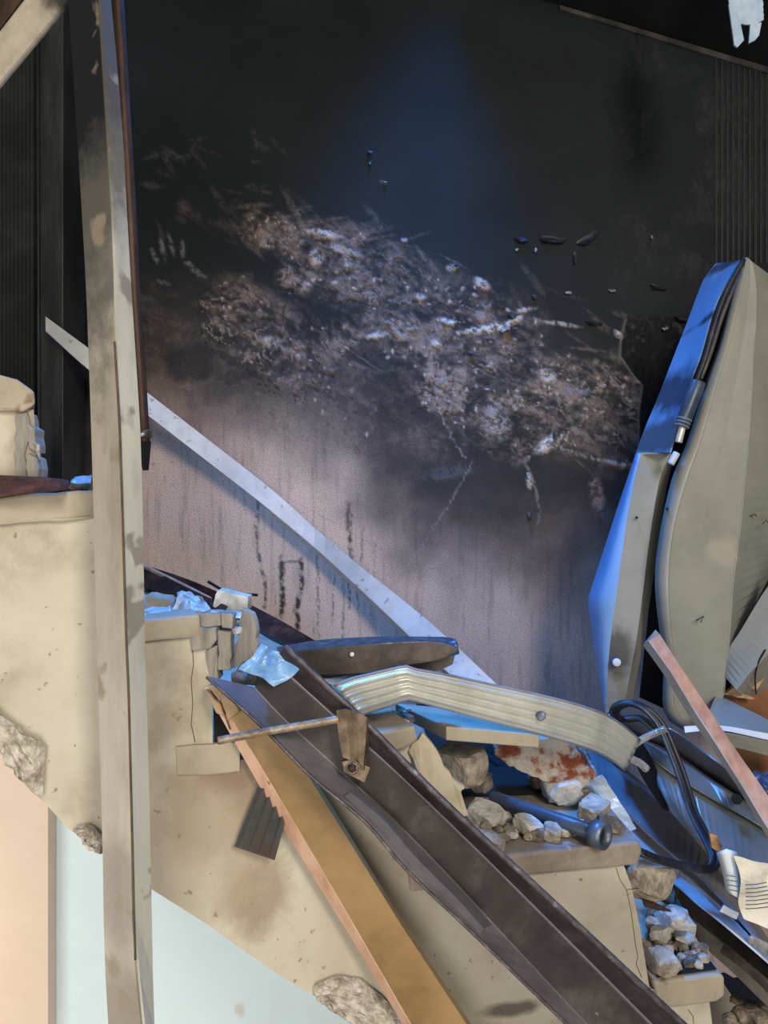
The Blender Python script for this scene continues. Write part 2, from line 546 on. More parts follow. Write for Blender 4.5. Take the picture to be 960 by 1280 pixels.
def fbm(x, y, seed, octv=5, g=0.55):
    s = 0
    amp = 1
    tot = 0
    for k in range(octv):
        s = s + amp * vnoise(x * 2 ** k + 17.3 * k, y * 2 ** k + 9.1 * k, seed + k)
        tot += amp
        amp *= g
    return s / tot


def sstep(a, b, x):
    t = np.clip((x - a) / (b - a), 0, 1)
    return t * t * (3 - 2 * t)


def build_wall():
    st = 1.9
    xs = np.arange(-220, 1190, st)
    ys = np.arange(-150, 1310, st)
    nx, ny = len(xs), len(ys)
    X, Y = np.meshgrid(xs, ys)
    rng = np.random.RandomState(5)
    wx = X + 26 * (fbm(X / 70, Y / 70, 11) - 0.5)
    wy = Y + 26 * (fbm(X / 70, Y / 70, 31) - 0.5)

    def pdist(poly):
        best = np.full(X.shape, 1e9)
        for (ax, ay), (bx, by) in zip(poly, poly[1:]):
            dx, dy = bx - ax, by - ay
            t = np.clip(((wx - ax) * dx + (wy - ay) * dy) / (dx * dx + dy * dy), 0, 1)
            best = np.minimum(best, np.hypot(wx - ax - t * dx, wy - ay - t * dy))
        return best

    # clean plaster: pinkish at the left, greyer towards the right
    g = sstep(420, 640, X)[..., None]
    clean = np.array([0.70, 0.50, 0.365]) * (1 - g) + np.array([0.48, 0.37, 0.325]) * g
    clean = clean * (0.82 + 0.36 * fbm(X / 50, Y / 140, 3))[..., None]
    # thin vertical weeping on the plaster
    weep = fbm(X / 5, Y / 60, 8, 3)
    clean = clean * (1 - 0.22 * sstep(0.56, 0.8, weep))[..., None]
    # soot line
    yc = np.interp(X, [0, 110, 190, 300, 380, 480, 560, 650, 760, 960], [640, 640, 500, 530, 572, 628, 664, 690, 690, 720])
    n1 = fbm(X / 130, Y / 130, 21)
    t = (Y - yc + 190 * (n1 - 0.5)) / 95
    soot = 1 - sstep(-1, 1.15, t)
    black = np.array([0.0120, 0.0150, 0.0168]) * (0.6 + 0.9 * fbm(X / 90, Y / 90, 41))[..., None]
    deep = 1 - sstep(-1.9, -0.3, t + 0.5 * (fbm(X / 45, Y / 45, 51) - .5))
    brownc = np.array([0.060, 0.048, 0.044]) * (0.55 + 0.9 * fbm(X / 40, Y / 40, 61))[..., None]
    s3 = soot[..., None]
    d3 = deep[..., None]
    col = clean * (1 - s3) ** 1.4 + (brownc * (1 - d3) + black * d3) * (1 - (1 - s3) ** 1.4)
    h = 0.0006 * fbm(X / 9, Y / 9, 71)
    # rough plaster skin at the upper right
    rr = sstep(740, 830, X) * (1 - sstep(320, 400, Y)) * sstep(0.42, 0.6, fbm(X / 60, Y / 60, 75))
    col += (rr * fbm(X / 7, Y / 18, 76, 3) ** 2)[..., None] * np.array([0.030, 0.031, 0.029])
    h += 0.002 * rr * fbm(X / 7, Y / 16, 77, 3)

    # scrubbed and scorched paint, in a diagonal band
    u = (wx * 0.90 + wy * 0.44)
    v = (-wx * 0.44 + wy * 0.90)
    streak = fbm(u / 48, v / 9, 81, 5, 0.65)
    cloud = fbm(wx / 26, wy / 26, 91, 5, 0.65)
    band = np.zeros_like(X)
    for poly, hw, k in [([(235, 265), (290, 285), (345, 310)], 13, 0.22),
                        ([(330, 285), (380, 300), (440, 310)], 26, 0.85),
                        ([(370, 350), (400, 330), (440, 320)], 22, 0.8),
                        ([(430, 340), (540, 380), (640, 420)], 48, 0.55),
                        ([(290, 395), (340, 430), (370, 460)], 52, 0.75),
                        ([(390, 425), (500, 420), (620, 440), (700, 470)], 32, 0.70),
                        ([(560, 470), (650, 500), (720, 500), (790, 490)], 46, 0.85),
                        ([(590, 500), (630, 540), (650, 560)], 20, 0.85),
                        ([(620, 540), (700, 540), (790, 560)], 34, 0.45),
                        ([(400, 430), (430, 500), (560, 520)], 60, 0.28),
                        ([(200, 420), (330, 490), (450, 520)], 70, 0.22)]:
        d = pdist(poly)
        band = np.maximum(band, k * (1 - sstep(hw * 0.45, hw * 1.35, d)))
    fine = fbm(wx / 7, wy / 7, 95, 4, .7)
    tex = np.clip(0.08 + 1.1 * sstep(0.38, 0.66, 0.42 * streak + 0.33 * cloud + 0.25 * fine), 0, 1)
    A = (np.clip(band * 1.1, 0, 1) * tex)[..., None]
    scrub = np.array([0.215, 0.156, 0.124]) * (0.22 + 1.25 * sstep(.25, .8, .45 * fine + .55 * cloud))[..., None]
    col = col * (1 - A) + scrub * A
    # crinkled pale filaments where the paint skin has torn
    w2x = X + 40 * (fbm(X / 34, Y / 34, 131) - 0.5)
    w2y = Y + 40 * (fbm(X / 34, Y / 34, 141) - 0.5)
    ridge = 1 - np.abs(2 * fbm((w2x * .9 + w2y * .44) / 30, (-w2x * .44 + w2y * .9) / 13, 151, 3, .5) - 1)
    fil = sstep(0.93, 0.99, ridge) * sstep(.25, .6, band) * sstep(.42, .62, fbm(X / 22, Y / 22, 161, 3))
    col = col * (1 - .65 * fil[..., None]) + np.array([0.34, 0.28, 0.24]) * .65 * fil[..., None]
    drk = sstep(0.94, 0.99, 1 - np.abs(2 * fbm(w2x / 17, w2y / 12, 171, 3, .5) - 1)) * sstep(.1, .4, band)
    col = col * (1 - .75 * drk[..., None]) + np.array([0.02, 0.019, 0.018]) * .75 * drk[..., None]
    h += 0.004 * fil - .003 * drk
    h += 0.0045 * band * (streak - 0.4) + 0.003 * band * (cloud - .4)
    # scorched dark islands left inside the band
    for cx, cy, ra, rb in [(640, 385, 40, 16), (705, 428, 46, 22), (470, 440, 26, 20), (240, 450, 34, 26), (620, 480, 30, 12), (690, 600, 50, 25)]:
        q = np.hypot((wx - cx) / ra, (wy - cy) / rb) + 0.5 * (cloud - .5)
        a = (0.75 * (1 - sstep(0.7, 1.2, q)))[..., None]
        col = col * (1 - a) + np.array([0.022, 0.022, 0.023]) * a

    RAG = fbm(X / 5, Y / 5, 181, 3, .7)

    def dab(cx, cy, ra, rb, ang, c, a, hh=0.0):
        R = max(ra, rb) * 2 + 4
        i0, i1 = np.searchsorted(ys, [cy - R, cy + R])
        j0, j1 = np.searchsorted(xs, [cx - R, cx + R])
        if i1 <= i0 or j1 <= j0:
            return
        xx = X[i0:i1, j0:j1] - cx
        yy = Y[i0:i1, j0:j1] - cy
        ca, sa = math.cos(ang), math.sin(ang)
        q = np.hypot((xx * ca + yy * sa) / ra, (-xx * sa + yy * ca) / rb)
        q = q + 0.5 * (fbm(X[i0:i1, j0:j1] / 4, Y[i0:i1, j0:j1] / 4, 7, 3) - 0.5)
        al = (a * (1 - sstep(0.4, 1.3, q))) * np.clip(.15 + 1.5 * sstep(.34, .66, RAG[i0:i1, j0:j1]), 0, 1)
        col[i0:i1, j0:j1] = col[i0:i1, j0:j1] * (1 - al[..., None]) + np.array(c) * al[..., None]
        h[i0:i1, j0:j1] += hh * al

    # smears left by hands and tools
    for i in range(26):
        dab(rng.uniform(190, 350), rng.uniform(170, 290), rng.uniform(6, 22), rng.uniform(2, 5), rng.uniform(-0.3, 1.4),
            (0.055, 0.052, 0.052), rng.uniform(.3, .75), 0.002)
    for x0, y0, l in [(193, 320, 12), (203, 310, 16), (214, 306, 15), (228, 312, 13), (236, 330, 8), (243, 338, 9), (252, 345, 8), (204, 353, 9)]:
        dab(x0, y0, l, 3.4, rng.uniform(1.1, 1.6) if l > 10 else 0.3, (0.15, 0.14, 0.135), 0.8, 0.003)
    for i in range(60):
        tt = rng.rand()
        cx = 330 + 180 * tt + rng.normal(0, 30)
        cy = 270 + 70 * tt + rng.normal(0, 28)
        dab(cx, cy, rng.uniform(8, 30), rng.uniform(1.5, 5), rng.uniform(-0.5, 1.2), (0.16, 0.135, 0.12), rng.uniform(.15, .55), 0.001)
    for i in range(110):
        cx = rng.uniform(420, 800)
        cy = 330 + (cx - 420) * 0.42 + rng.normal(20, 42)
        dab(cx, cy, rng.uniform(8, 34), rng.uniform(1.5, 6), rng.uniform(-0.2, 1.0), (0.20, 0.155, 0.13), rng.uniform(.1, .5), 0.001)
    # bright flecks
    ok = np.argwhere(band * tex > 0.25)
    for i in range(280):
        r, c = ok[rng.randint(len(ok))]
        s = rng.uniform(1.3, 2.1)
        dab(xs[c], ys[r], s * rng.uniform(1, 2), s, rng.uniform(0, 3), (0.52, 0.44, 0.38), rng.uniform(.4, .95), 0.0012)
    for cx, cy, ra, rb, an, a in [(405, 293, 22, 5, .2, .75), (395, 322, 14, 10, 1.9, .6), (425, 312, 26, 5, .3, .5), (610, 411, 34, 6, -.15, .9),
                                  (640, 403, 20, 4, -.5, .9), (602, 355, 12, 6, .6, .75), (558, 402, 14, 4, .2, .8), (683, 556, 17, 8, -.7, .95),
                                  (700, 548, 10, 3, -1, .7), (770, 580, 20, 3, .25, .7), (720, 490, 20, 6, .05, .5), (775, 420, 10, 4, .8, .85),
                                  (470, 420, 14, 4, -.2, .75), (545, 430, 9, 4, .5, .7), (685, 470, 12, 10, .4, .6), (662, 600, 4, 12, 0, .8),
                                  (655, 388, 15, 3, -.2, .7), (700, 405, 25, 3, .15, .6), (340, 428, 11, 9, 0, .5), (620, 525, 16, 26, -.4, .45),
                                  (525, 372, 6, 4, 0, .6), (565, 335, 8, 5, 0, .5), (505, 300, 4, 3, 0, .7), (478, 228, 5, 2, .3, .5)]:
        dab(cx, cy, ra, rb, an, (0.60, 0.53, 0.48) if (cx, cy) != (720, 490) else (0.20, 0.26, 0.32), a, 0.005)
    # bare pink flake scar
    dab(746, 620, 9, 24, -0.12, (0.36, 0.25, 0.21), 0.95, -0.002)
    dab(560, 592, 36, 10, -0.15, (0.085, 0.085, 0.09), 0.7, 0.002)
    # wallpaper torn off at the right: rough black behind a pale edge
    edge = np.interp(Y, [380, 400, 425, 445, 470, 482, 500, 520, 570, 600], [800, 782, 776, 775, 792, 803, 800, 798, 799, 806])
    inside = sstep(0, 3, X - edge) * sstep(392, 402, Y + 8 * (cloud - .5)) * (1 - sstep(585, 620, Y))
    tb = np.array([0.006, 0.006, 0.006]) + 0.05 * (sstep(0.55, .8, fbm(X / 6, Y / 6, 99, 3)))[..., None] * (1 - sstep(400, 470, Y))[..., None]
    col = col * (1 - inside[..., None]) + tb * inside[..., None]
    h -= 0.006 * inside
    h += 0.004 * inside * fbm(X / 8, Y / 8, 98, 4)
    el = np.exp(-((X - edge) / 1.7) ** 2) * (Y > 398) * (Y < 585)
    col = col * (1 - 0.55 * el[..., None]) + np.array([0.22, 0.2, 0.19]) * 0.55 * el[..., None]

    def line(poly, wdt, c, a, jit=4.0, hh=0.0):
        pts = cat_rom([Vector((p[0], p[1], 0)) for p in poly], max(6, int(sum(math.dist(p, q) for p, q in zip(poly, poly[1:])) / 3)), False)
        for p in pts:
            dab(p.x + rng.normal(0, jit * 0.2), p.y, wdt, wdt * 1.3, 0, c, a, hh)

    line([(548, 512), (562, 540), (580, 572)], 1.5, (0.35, 0.32, 0.29), .7)
    line([(592, 575), (565, 625), (528, 680), (490, 735)], 1.4, (0.30, 0.26, 0.24), .5)
    line([(690, 556), (725, 568), (745, 574), (795, 582)], 1.5, (0.45, 0.42, 0.39), .55, 8)
    line([(655, 575), (668, 605), (675, 640), (672, 655)], 2.2, (0.20, 0.17, 0.15), .6)
    line([(196, 540), (320, 600), (500, 700)], 1.2, (0.18, 0.12, 0.09), .25)
    # soot-black weeping lines and slots low on the plaster
    for x0, y0, y1, wd, a in [(352, 698, 770, 4.5, .75), (377, 700, 785, 4, .9), (436, 630, 700, 4, .45), (440, 640, 760, 1.6, .8), (418, 690, 780, 1.5, .7),
                              (401, 690, 800, 1.5, .55), (455, 660, 770, 1.6, .6), (322, 610, 760, 2.8, .55), (392, 650, 800, 1.2, .5),
                              (470, 680, 770, 1.2, .5), (300, 640, 720, 1.3, .3), (430, 700, 800, 1.2, .6), (250, 630, 700, 1.3, .3), (275, 620, 730, 1.2, .3),
                              (340, 700, 790, 1.2, .4), (230, 620, 690, 1.5, .25)]:
        x = x0
        yy = y0
        while yy < y1:
            dab(x, yy, wd * rng.uniform(.6, 1.1), wd * 1.6, 0, (0.045, 0.035, 0.030), a * (0.6 + .4 * (yy - y0) / (y1 - y0)))
            x += rng.normal(0, 0.7)
            yy += 2.6
    dab(365, 702, 14, 2, 0, (0.06, 0.045, 0.04), .6)
    # small dark scratches on the soot
    for i in range(60):
        dab(rng.uniform(180, 500), rng.uniform(480, 640), rng.uniform(2, 5), rng.uniform(1.2, 2), rng.uniform(-.4, .4), (0.28, 0.21, 0.17), rng.uniform(.1, .5))

    col = np.clip(col, 0.003, 0.9)
    VX = (X - 480) / F * WY
    VZ = CZ + (640 - Y) / F * WY
    VY = WY - h
    co = np.stack([VX, VY, VZ], -1).reshape(-1, 3)
    base = Vector((0, WY, 0))
    co[:, 1] -= WY
    idx = np.arange(nx * ny).reshape(ny, nx)
    fc = np.stack([idx[:-1, :-1], idx[1:, :-1], idx[1:, 1:], idx[:-1, 1:]], -1).reshape(-1, 4)
    me = bpy.data.meshes.new('wall_back')
    me.vertices.add(len(co))
    me.vertices.foreach_set('co', co.astype(np.float32).ravel())
    nf = len(fc)
    me.loops.add(nf * 4)
    me.polygons.add(nf)
    me.loops.foreach_set('vertex_index', fc.astype(np.int32).ravel())
    me.polygons.foreach_set('loop_start', np.arange(0, nf * 4, 4, dtype=np.int32))
    me.polygons.foreach_set('use_smooth', np.ones(nf, dtype=bool))
    me.update(calc_edges=True)
    at = me.color_attributes.new('paint', 'FLOAT_COLOR', 'POINT')
    rgba = np.ones((nx * ny, 4), dtype=np.float32)
    rgba[:, :3] = col.reshape(-1, 3)
    at.data.foreach_set('color', rgba.ravel())
    m = bpy.data.materials.new('scorched_wall_paint')
    m.use_nodes = True
    N, L = m.node_tree.nodes, m.node_tree.links
    b = N['Principled BSDF']
    b.inputs['Roughness'].default_value = 0.62
    b.inputs['Specular IOR Level'].default_value = 0.16
    a = N.new('ShaderNodeAttribute')
    a.attribute_name = 'paint'
    geo = N.new('ShaderNodeNewGeometry')
    nz = N.new('ShaderNodeTexNoise')
    nz.inputs['Scale'].default_value = 260
    nz.inputs['Detail'].default_value = 4
    L.new(geo.outputs['Position'], nz.inputs['Vector'])
    mr = N.new('ShaderNodeMapRange')
    L.new(nz.outputs[0], mr.inputs[0])
    mr.inputs[1].default_value = 0.3
    mr.inputs[2].default_value = 0.7
    mr.inputs[3].default_value = 0.72
    mr.inputs[4].default_value = 1.28
    mx = N.new('ShaderNodeVectorMath')
    mx.operation = 'SCALE'
    L.new(a.outputs['Color'], mx.inputs[0])
    L.new(mr.outputs[0], mx.inputs['Scale'])
    L.new(mx.outputs[0], b.inputs['Base Color'])
    nb = N.new('ShaderNodeTexNoise')
    nb.inputs['Scale'].default_value = 75
    nb.inputs['Detail'].default_value = 5
    L.new(geo.outputs['Position'], nb.inputs['Vector'])
    bp = N.new('ShaderNodeBump')
    bp.inputs['Strength'].default_value = 0.35
    bp.inputs['Distance'].default_value = 0.003
    L.new(nb.outputs[0], bp.inputs['Height'])
    L.new(bp.outputs[0], b.inputs['Normal'])
    me.materials.append(m)
    o = bpy.data.objects.new('wall_back', me)
    o.location = base
    C.objects.link(o)
    ORG[o.name] = base
    o['kind'] = 'structure'
    o['label'] = 'stairwell wall blackened by soot above bare pinkish plaster'
    return o


wall = build_wall()
M['flake'] = mat('curled_soot_paint', [(0.012, 0.013, 0.014), (0.03, 0.03, 0.031), (0.10, 0.095, 0.09)], 60, 0.4, bump=0.4, pos=(.4, .8))
M['flake_pale'] = mat('pale_paint_back', [(0.10, 0.09, 0.08), (0.26, 0.235, 0.21), (0.52, 0.48, 0.44)], 90, 0.7, bump=0.4)


def flake(x, y, wd, ht, ang, pale, seed, lift=0.02):
    """a curled flake of paint that hangs off the wall"""
    rnd = random.Random(seed)
    verts = []
    n = 5
    for i in range(n):
        t = i / (n - 1)
        for s in (-1, 0, 1):
            wv = wd * 0.5 * (1 - 0.55 * abs(t - 0.3)) * rnd.uniform(.7, 1.15)
            lx = s * wv * (.55 if pale else .8)
            ly = ht * (.45 if pale else .62) * (t - .1) + rnd.uniform(-.1, .1) * ht
            ca, sa = math.cos(ang), math.sin(ang)
            p = P(x + lx * ca - ly * sa, y + lx * sa + ly * ca, WY)
            verts.append(p + Vector((0, -0.004 - lift * t * t * (1.2 if s else .8) - rnd.uniform(0, .002), 0)))
    faces = [(i * 3 + j, i * 3 + j + 1, (i + 1) * 3 + j + 1, (i + 1) * 3 + j) for i in range(n - 1) for j in range(2)]
    return mesh('paint_flake', verts, faces, M['flake_pale'] if pale else M['flake'], wall, thick=0.0012)


for i, a in enumerate([(652, 296, 26, 14, .2, 0), (690, 298, 44, 13, .1, 0), (732, 296, 40, 15, -.5, 0), (718, 318, 6, 22, 0, 0), (670, 312, 8, 12, .5, 1),
                       (646, 312, 8, 9, .5, 1), (710, 366, 16, 8, 0, 1), (764, 363, 18, 9, .1, 1), (824, 358, 30, 9, .2, 0), (667, 370, 8, 9, 0, 0),
                       (462, 190, 9, 7, .2, 0), (463, 203, 5, 9, 0, 0), (482, 228, 9, 5, .2, 1), (556, 402, 12, 8, .3, 1), (630, 410, 30, 12, -.4, 1),
                       (606, 354, 14, 10, .6, 1), (684, 552, 18, 14, -.6, 1), (696, 540, 10, 16, .5, 0), (776, 420, 12, 12, .8, 1), (404, 292, 18, 9, .2, 1),
                       (390, 318, 14, 10, -.3, 1), (640, 392, 14, 10, .3, 0), (662, 640, 8, 18, .1, 0), (660, 592, 10, 14, 0, 1), (588, 440, 10, 8, 0, 0),
                       (520, 410, 9, 6, .2, 1), (506, 302, 5, 4, 0, 1), (814, 296, 5, 10, .2, 1), (570, 330, 8, 6, 0, 0), (742, 402, 30, 9, .2, 0),
                       (850, 398, 22, 8, .3, 0), (830, 410, 16, 9, -.2, 1), (870, 415, 14, 8, .3, 1)]):
    flake(*a, seed=i + 3, lift=0.012 if a[2] > 20 else 0.007)

# vertical ribs on the wall at the far right
ribs_v, ribs_f = [], []
for i in range(11):
    x = 893 + i * 7
    a = [P(x, -60, WY), P(x + 3.0, -60, WY), P(x + 3.0, 330, WY), P(x, 330, WY)]
    b = len(ribs_v)
    mid = [Vector((0, -0.003, 0))] * 4
    ribs_v += a + [p + Vector((0, -0.004, 0)) for p in a]
    for q in ((0, 1, 5, 4), (1, 2, 6, 5), (2, 3, 7, 6), (3, 0, 4, 7), (4, 5, 6, 7)):
        ribs_f.append(tuple(b + k for k in q))
M['rib'] = mat('sooty_ribs', [(0.012, 0.014, 0.013), (0.020, 0.024, 0.020)], 30, 0.6, bump=0.3)
mesh('wall_rib', ribs_v, ribs_f, M['rib'], wall)['kind'] = 'stuff'

# soffit of the upper flight at the top right
a, b = P(560, -34, WY), P(1150, 141, WY)
so = slab('ceiling', [a, b, b + Vector((0, 0, .18)), a + Vector((0, 0, .18))], (0, -0.85, 0), M['soot_ceiling'])
so['kind'] = 'structure'
a, b = P(700, 6, WY - .01), P(1150, 140, WY - .01)
tr = slab('trim_1', [a, b, b + Vector((0, 0, -.022)), a + Vector((0, 0, -.012))], (0, 0.012, 0),
          mat('sooty_cornice', [(0.022, 0.021, 0.019), (0.05, 0.047, 0.042), (0.08, 0.075, 0.068)], 14, 0.8, bump=0.4))
tr['kind'] = 'structure'

# dusty edge of the flight above, top left
us = slab('trim_2', px([(-120, 243), (0, 102), (40, 54), (60, 30), (84, 0), (135, -60), (70, -60), (28, 0), (0, 36), (-120, 180)], 1.0), (0, 0.012, 0),
          M['upper_stringer'], bevel=0.004)
us['kind'] = 'structure'
us2 = slab('trim_3', px([(-120, 180), (0, 36), (27, 0), (62, -60), (-120, -60)], 1.02), (0, 0.012, 0), M['rust'])
us2['kind'] = 'structure'

# sooty ribbed door and its jamb at the left
dv, df = [], []
x0, x1 = -150, 44
nr = 40
prof = []
for i in range(nr):
    xa = x0 + (x1 - x0) * i / nr
    wd = (x1 - x0) / nr
    prof += [(xa, 0), (xa + wd * .3, -.006), (xa + wd * .7, -.006), (xa + wd, 0)]
for (x, d) in prof:
    dv.append(P(x, -120, 2.06) + Vector((0, d, 0)))
    dv.append(P(x, 760, 2.06) + Vector((0, d, 0)))
for i in range(len(prof) - 1):
    df.append((2 * i, 2 * i + 1, 2 * i + 3, 2 * i + 2))
d1 = thing('door_1', 'soot blackened ribbed door beside the upper steps', 'door', P(0, 760, 2.06))
del d1['category']
d1['kind'] = 'structure'
mesh('ribbed_panel', dv, df, M['soot_panel'], d1, thick=0.004, off=1)
slab('jamb', px([(47, -120), (79, -120), (79, 760), (49, 760)], 2.03), (0, 0.15, 0), M['soot_jamb'], d1, bevel=0.002)
slab('jamb_bead', px([(44.5, -120), (47.5, -120), (50, 760), (47, 760)], 2.02), (0, 0.03, 0), M['soot_jamb'], d1, bevel=0.001)

# painted walls below the flight
bw = slab('wall_lower', [Vector((-1.4, 2.0, 0)), Vector((.3, 2.0, 0)), Vector((.3, 2.0, .22)), Vector((-.375, 2.0, .72)), Vector((-.58, 2.0, .86)), Vector((-.8, 2.0, .92)), Vector((-1.4, 2.0, .95))],
          (0, .1, 0), M['pale_blue_wall'])
bw['kind'] = 'structure'
pw = slab('wall_left', [P(60, 1330, 1.95), P(-300, 1330, 1.95), P(-300, 900, 1.95), P(0, 900, 1.95), P(60, 955, 1.95)], (0, .048, 0), M['peach_wall'])
pw['kind'] = 'structure'
fl = slab('floor', [Vector((-2, -3, 0)), Vector((2, -3, 0)), Vector((2, 2.3, 0)), Vector((-2, 2.3, 0))], (0, 0, -.1),
          mat('dusty_floor', [(.2, .18, .15), (.3, .27, .22)], 5, .9))
fl['kind'] = 'structure'

# ------------------------------------------------------------------ staircase
st = thing('staircase', 'cream plastered staircase descending to the right, treads cracked and broken', 'staircase', P(220, 1330, 1.2))


def to_wall(pts, back=None):
    """front polygon on the stair's open side, extruded straight back to the wall"""
    n = len(pts)
    verts = list(pts)
    for p in pts:
        if back is None:
            fx = 480 + p.x / p.y * F
            bx = fx - 8 if fx < 150 else np.interp(fx, [150, 290, 520, 800, 905, 1010], [142, 190, 330, 640, 717, 800])
            verts.append(Vector(((bx - 480) / F * (WY - .012), WY - .012, p.z)))
        else:
            verts.append(Vector((p.x, p.y + back, p.z)))
    faces = [tuple(range(n)), tuple(reversed(range(n, 2 * n)))]
    for i in range(n):
        j = (i + 1) % n
        faces.append((i, j, n + j, n + i))
    return verts, faces


prof = [(-260, 512), (20, 512), (42, 512), (46, 560), (47, 640), (150, 640), (152, 790), (264, 792), (266, 936), (300, 950), (502, 930), (520, 935), (526, 1092),
        (780, 1082), (790, 1110), (800, 1160), (812, 1236), (886, 1246), (904, 1390), (1010, 1390), (1010, 1560), (640, 1400), (520, 1332), (444, 1280),
        (400, 1249), (354, 1222), (300, 1185), (260, 1156), (187, 1110), (129, 1067), (86, 1036), (51, 999), (20, 959), (0, 934), (-260, 660)]
v, f = to_wall(ps(prof))
mesh('stringer', v, f, M['cream'], st)


def tread(pts, m, proud=0.012, rough=0.0, seed=1, name='tread', back=None, bev=0.004):
    p = ps(pts, -proud)
    if rough:
        rnd = random.Random(seed)
        q = []
        for i in range(len(p)):
            a, b = p[i], p[(i + 1) % len(p)]
            k = max(1, int((b - a).length / .02))
            for j in range(k):
                e = a.lerp(b, j / k)
                if j:
                    e += Vector((rnd.uniform(-1, 1), rnd.uniform(-.5, .5), rnd.uniform(-1, 1))) * rough
                q.append(e)
        p = q
    v, f = to_wall(p, back)
    return mesh(name, v, f, m, st, bevel=bev)


tread([(-260, 470), (-60, 466), (0, 468), (22, 474), (43, 489), (44, 506), (30, 514), (0, 514), (-260, 514)], M['tread_clean'], .012, .002, 4)
tread([(-260, 622), (0, 622), (40, 616), (118, 613), (146, 613), (146, 646), (60, 652), (0, 657), (-260, 660)], M['tread_clean'], .010, .0025, 5)
tread([(150, 777), (180, 775), (250, 768), (252, 796), (180, 803), (150, 806)], M['tread_clean'], .012, .0015, 6)
tread([(220, 934), (290, 928), (300, 930), (300, 964), (222, 969)], M['tread_clean'], .005, .0025, 7, bev=.001)
slab('gap_shade_plate', [P(x, y, S(x) + .004) for x, y in [(266, 866), (300, 872), (318, 935), (268, 934)]], (0, .004, 0), M['black'], st)  # black plate added to darken the gap in the step
tread([(462, 915), (478, 915), (519, 907), (523, 925), (512, 934), (502, 938), (462, 944)], M['tread_clean'], .02, .002, 8)
tread([(512, 1089), (620, 1070), (800, 1052), (803, 1064), (797, 1082), (640, 1096), (514, 1116)], M['tread'], .012, .0007, 9)
tread([(817, 1228), (900, 1218), (906, 1222), (906, 1246), (895, 1253), (826, 1262)], M['tread_clean'], .012, .0007, 10)

# broken corner of the third step: rough grey masonry where the plaster has gone
for i, (pp, dd) in enumerate([([(248, 768), (276, 766), (277, 782), (250, 786)], .045), ([(276, 766), (292, 768), (291, 786), (277, 784)], .03),
                              ([(236, 786), (270, 784), (271, 800), (262, 812), (240, 814)], .04), ([(271, 788), (289, 790), (289, 838), (272, 838)], .03),
                              ([(256, 814), (272, 806), (273, 850), (264, 858)], .035)]):
    sb = slab('broken_masonry', [P(x, y, S(x) - .003 - .004 * (i % 3)) for x, y in pp], (0, dd, 0), M['grey_plaster'], st, bevel=.002, rough=.004, seed=i)
for i, pp in enumerate([[(18, 516), (34, 515), (37, 548), (30, 570), (33, 597), (18, 597)], [(34, 530), (44, 536), (45, 566), (36, 560)], [(33, 566), (46, 572), (47, 597), (34, 597)]]):
    slab('broken_masonry', [P(x, y, S(x) - .003 - .003 * i) for x, y in pp], (0, .03, 0), M['grey_plaster'], st, bevel=.002, rough=.004, seed=i + 20)
# broken plaster on the lower rim
for i, pp in enumerate([[(-30, 868), (0, 903), (18, 914), (34, 920), (54, 935), (52, 996), (20, 957), (-30, 900)],
                        [(96, 1036), (112, 1034), (126, 1046), (129, 1065), (108, 1050)],
                        [(395, 1232), (420, 1222), (450, 1226), (480, 1250), (520, 1292), (520, 1330), (440, 1276), (398, 1246)]]):
    pts = ps(pp, -.006)
    c = sum(pts, Vector()) / len(pts)
    rnd = random.Random(i)
    bm = bmesh.new()
    vs_ = [bm.verts.new(p) for p in pts]
    bm.faces.new(vs_)
    bmesh.ops.triangulate(bm, faces=bm.faces[:])
    bmesh.ops.subdivide_edges(bm, edges=bm.edges[:], cuts=9, use_grid_fill=True)
    for q in bm.verts:
        if not q.is_boundary:
            q.co += mnoise.noise_vector(q.co * 60) * .004 + Vector((rnd.uniform(-.001, .001), -.004 - rnd.uniform(0, .007), rnd.uniform(-.001, .001)))
    bm.verts.index_update()
    mesh('broken_plaster', [q.co.copy() for q in bm.verts], [tuple(q.index for q in fc.verts) for fc in bm.faces], M['broken'], st, thick=.004, off=1)
    bm.free()
# cracks: thin recessed-looking splits are real slivers of dark joint
M['crack'] = mat('dark_crack', [(0.06, 0.045, 0.03), (0.12, 0.09, 0.06)], 40, .9, bump=0)
for pp in ([(240, 800), (242, 830), (239, 850), (241, 880), (239, 905), (244, 928)], [(783, 1112), (789, 1140), (794, 1180), (797, 1195), (795, 1205), (802, 1222)],
           [(770, 1085), (775, 1100), (783, 1112), (798, 1110)], [(612, 1120), (640, 1116), (655, 1124)], [(860, 1262), (866, 1270), (868, 1290)]):
    tube('crack', ps(pp, .0004), .0009, M['crack'], st, sides=5)

# ------------------------------------------------------------------ steel post in front, left
po = thing('steel_post', 'tall beige leaning steel post blackened with soot at its top', 'post', P(160, 1330, .9))
L_ = [(62, -420), (83, -60), (87, 0), (100, 200), (108, 333), (112, 427), (117, 580), (123, 807), (124, 840), (130, 1063), (132, 1184), (137, 1280), (152, 1560)]
M_ = [(97, -420), (119, -60), (122, 0), (132, 167), (140, 300), (143, 427), (150, 547), (158, 807), (160, 840), (165, 1036), (168, 1184), (178, 1280), (193, 1560)]
R_ = [(108, -420), (131, -60), (137, 0), (152, 167), (158, 283), (167, 427), (175, 560), (180, 807), (181, 840), (186, 1032), (189, 1184), (191, 1280), (203, 1560)]
Lr, Mr, Rr = px(L_, .91), px(M_, .885), px(R_, .905)
loft('front_face', [Lr, Mr], M['post'], po, n=30, thick=.004, off=0)
loft('side_face', [[p + Vector((.0015, 0, 0)) for p in Mr], Rr], M['post_side'], po, n=30, thick=.004)
loft('back_face', [Lr, [P(x + 6, y, .95) for x, y in L_], [P(x - 3, y, .94) for x, y in R_], Rr], M['post'], po, n=30, thick=.002)
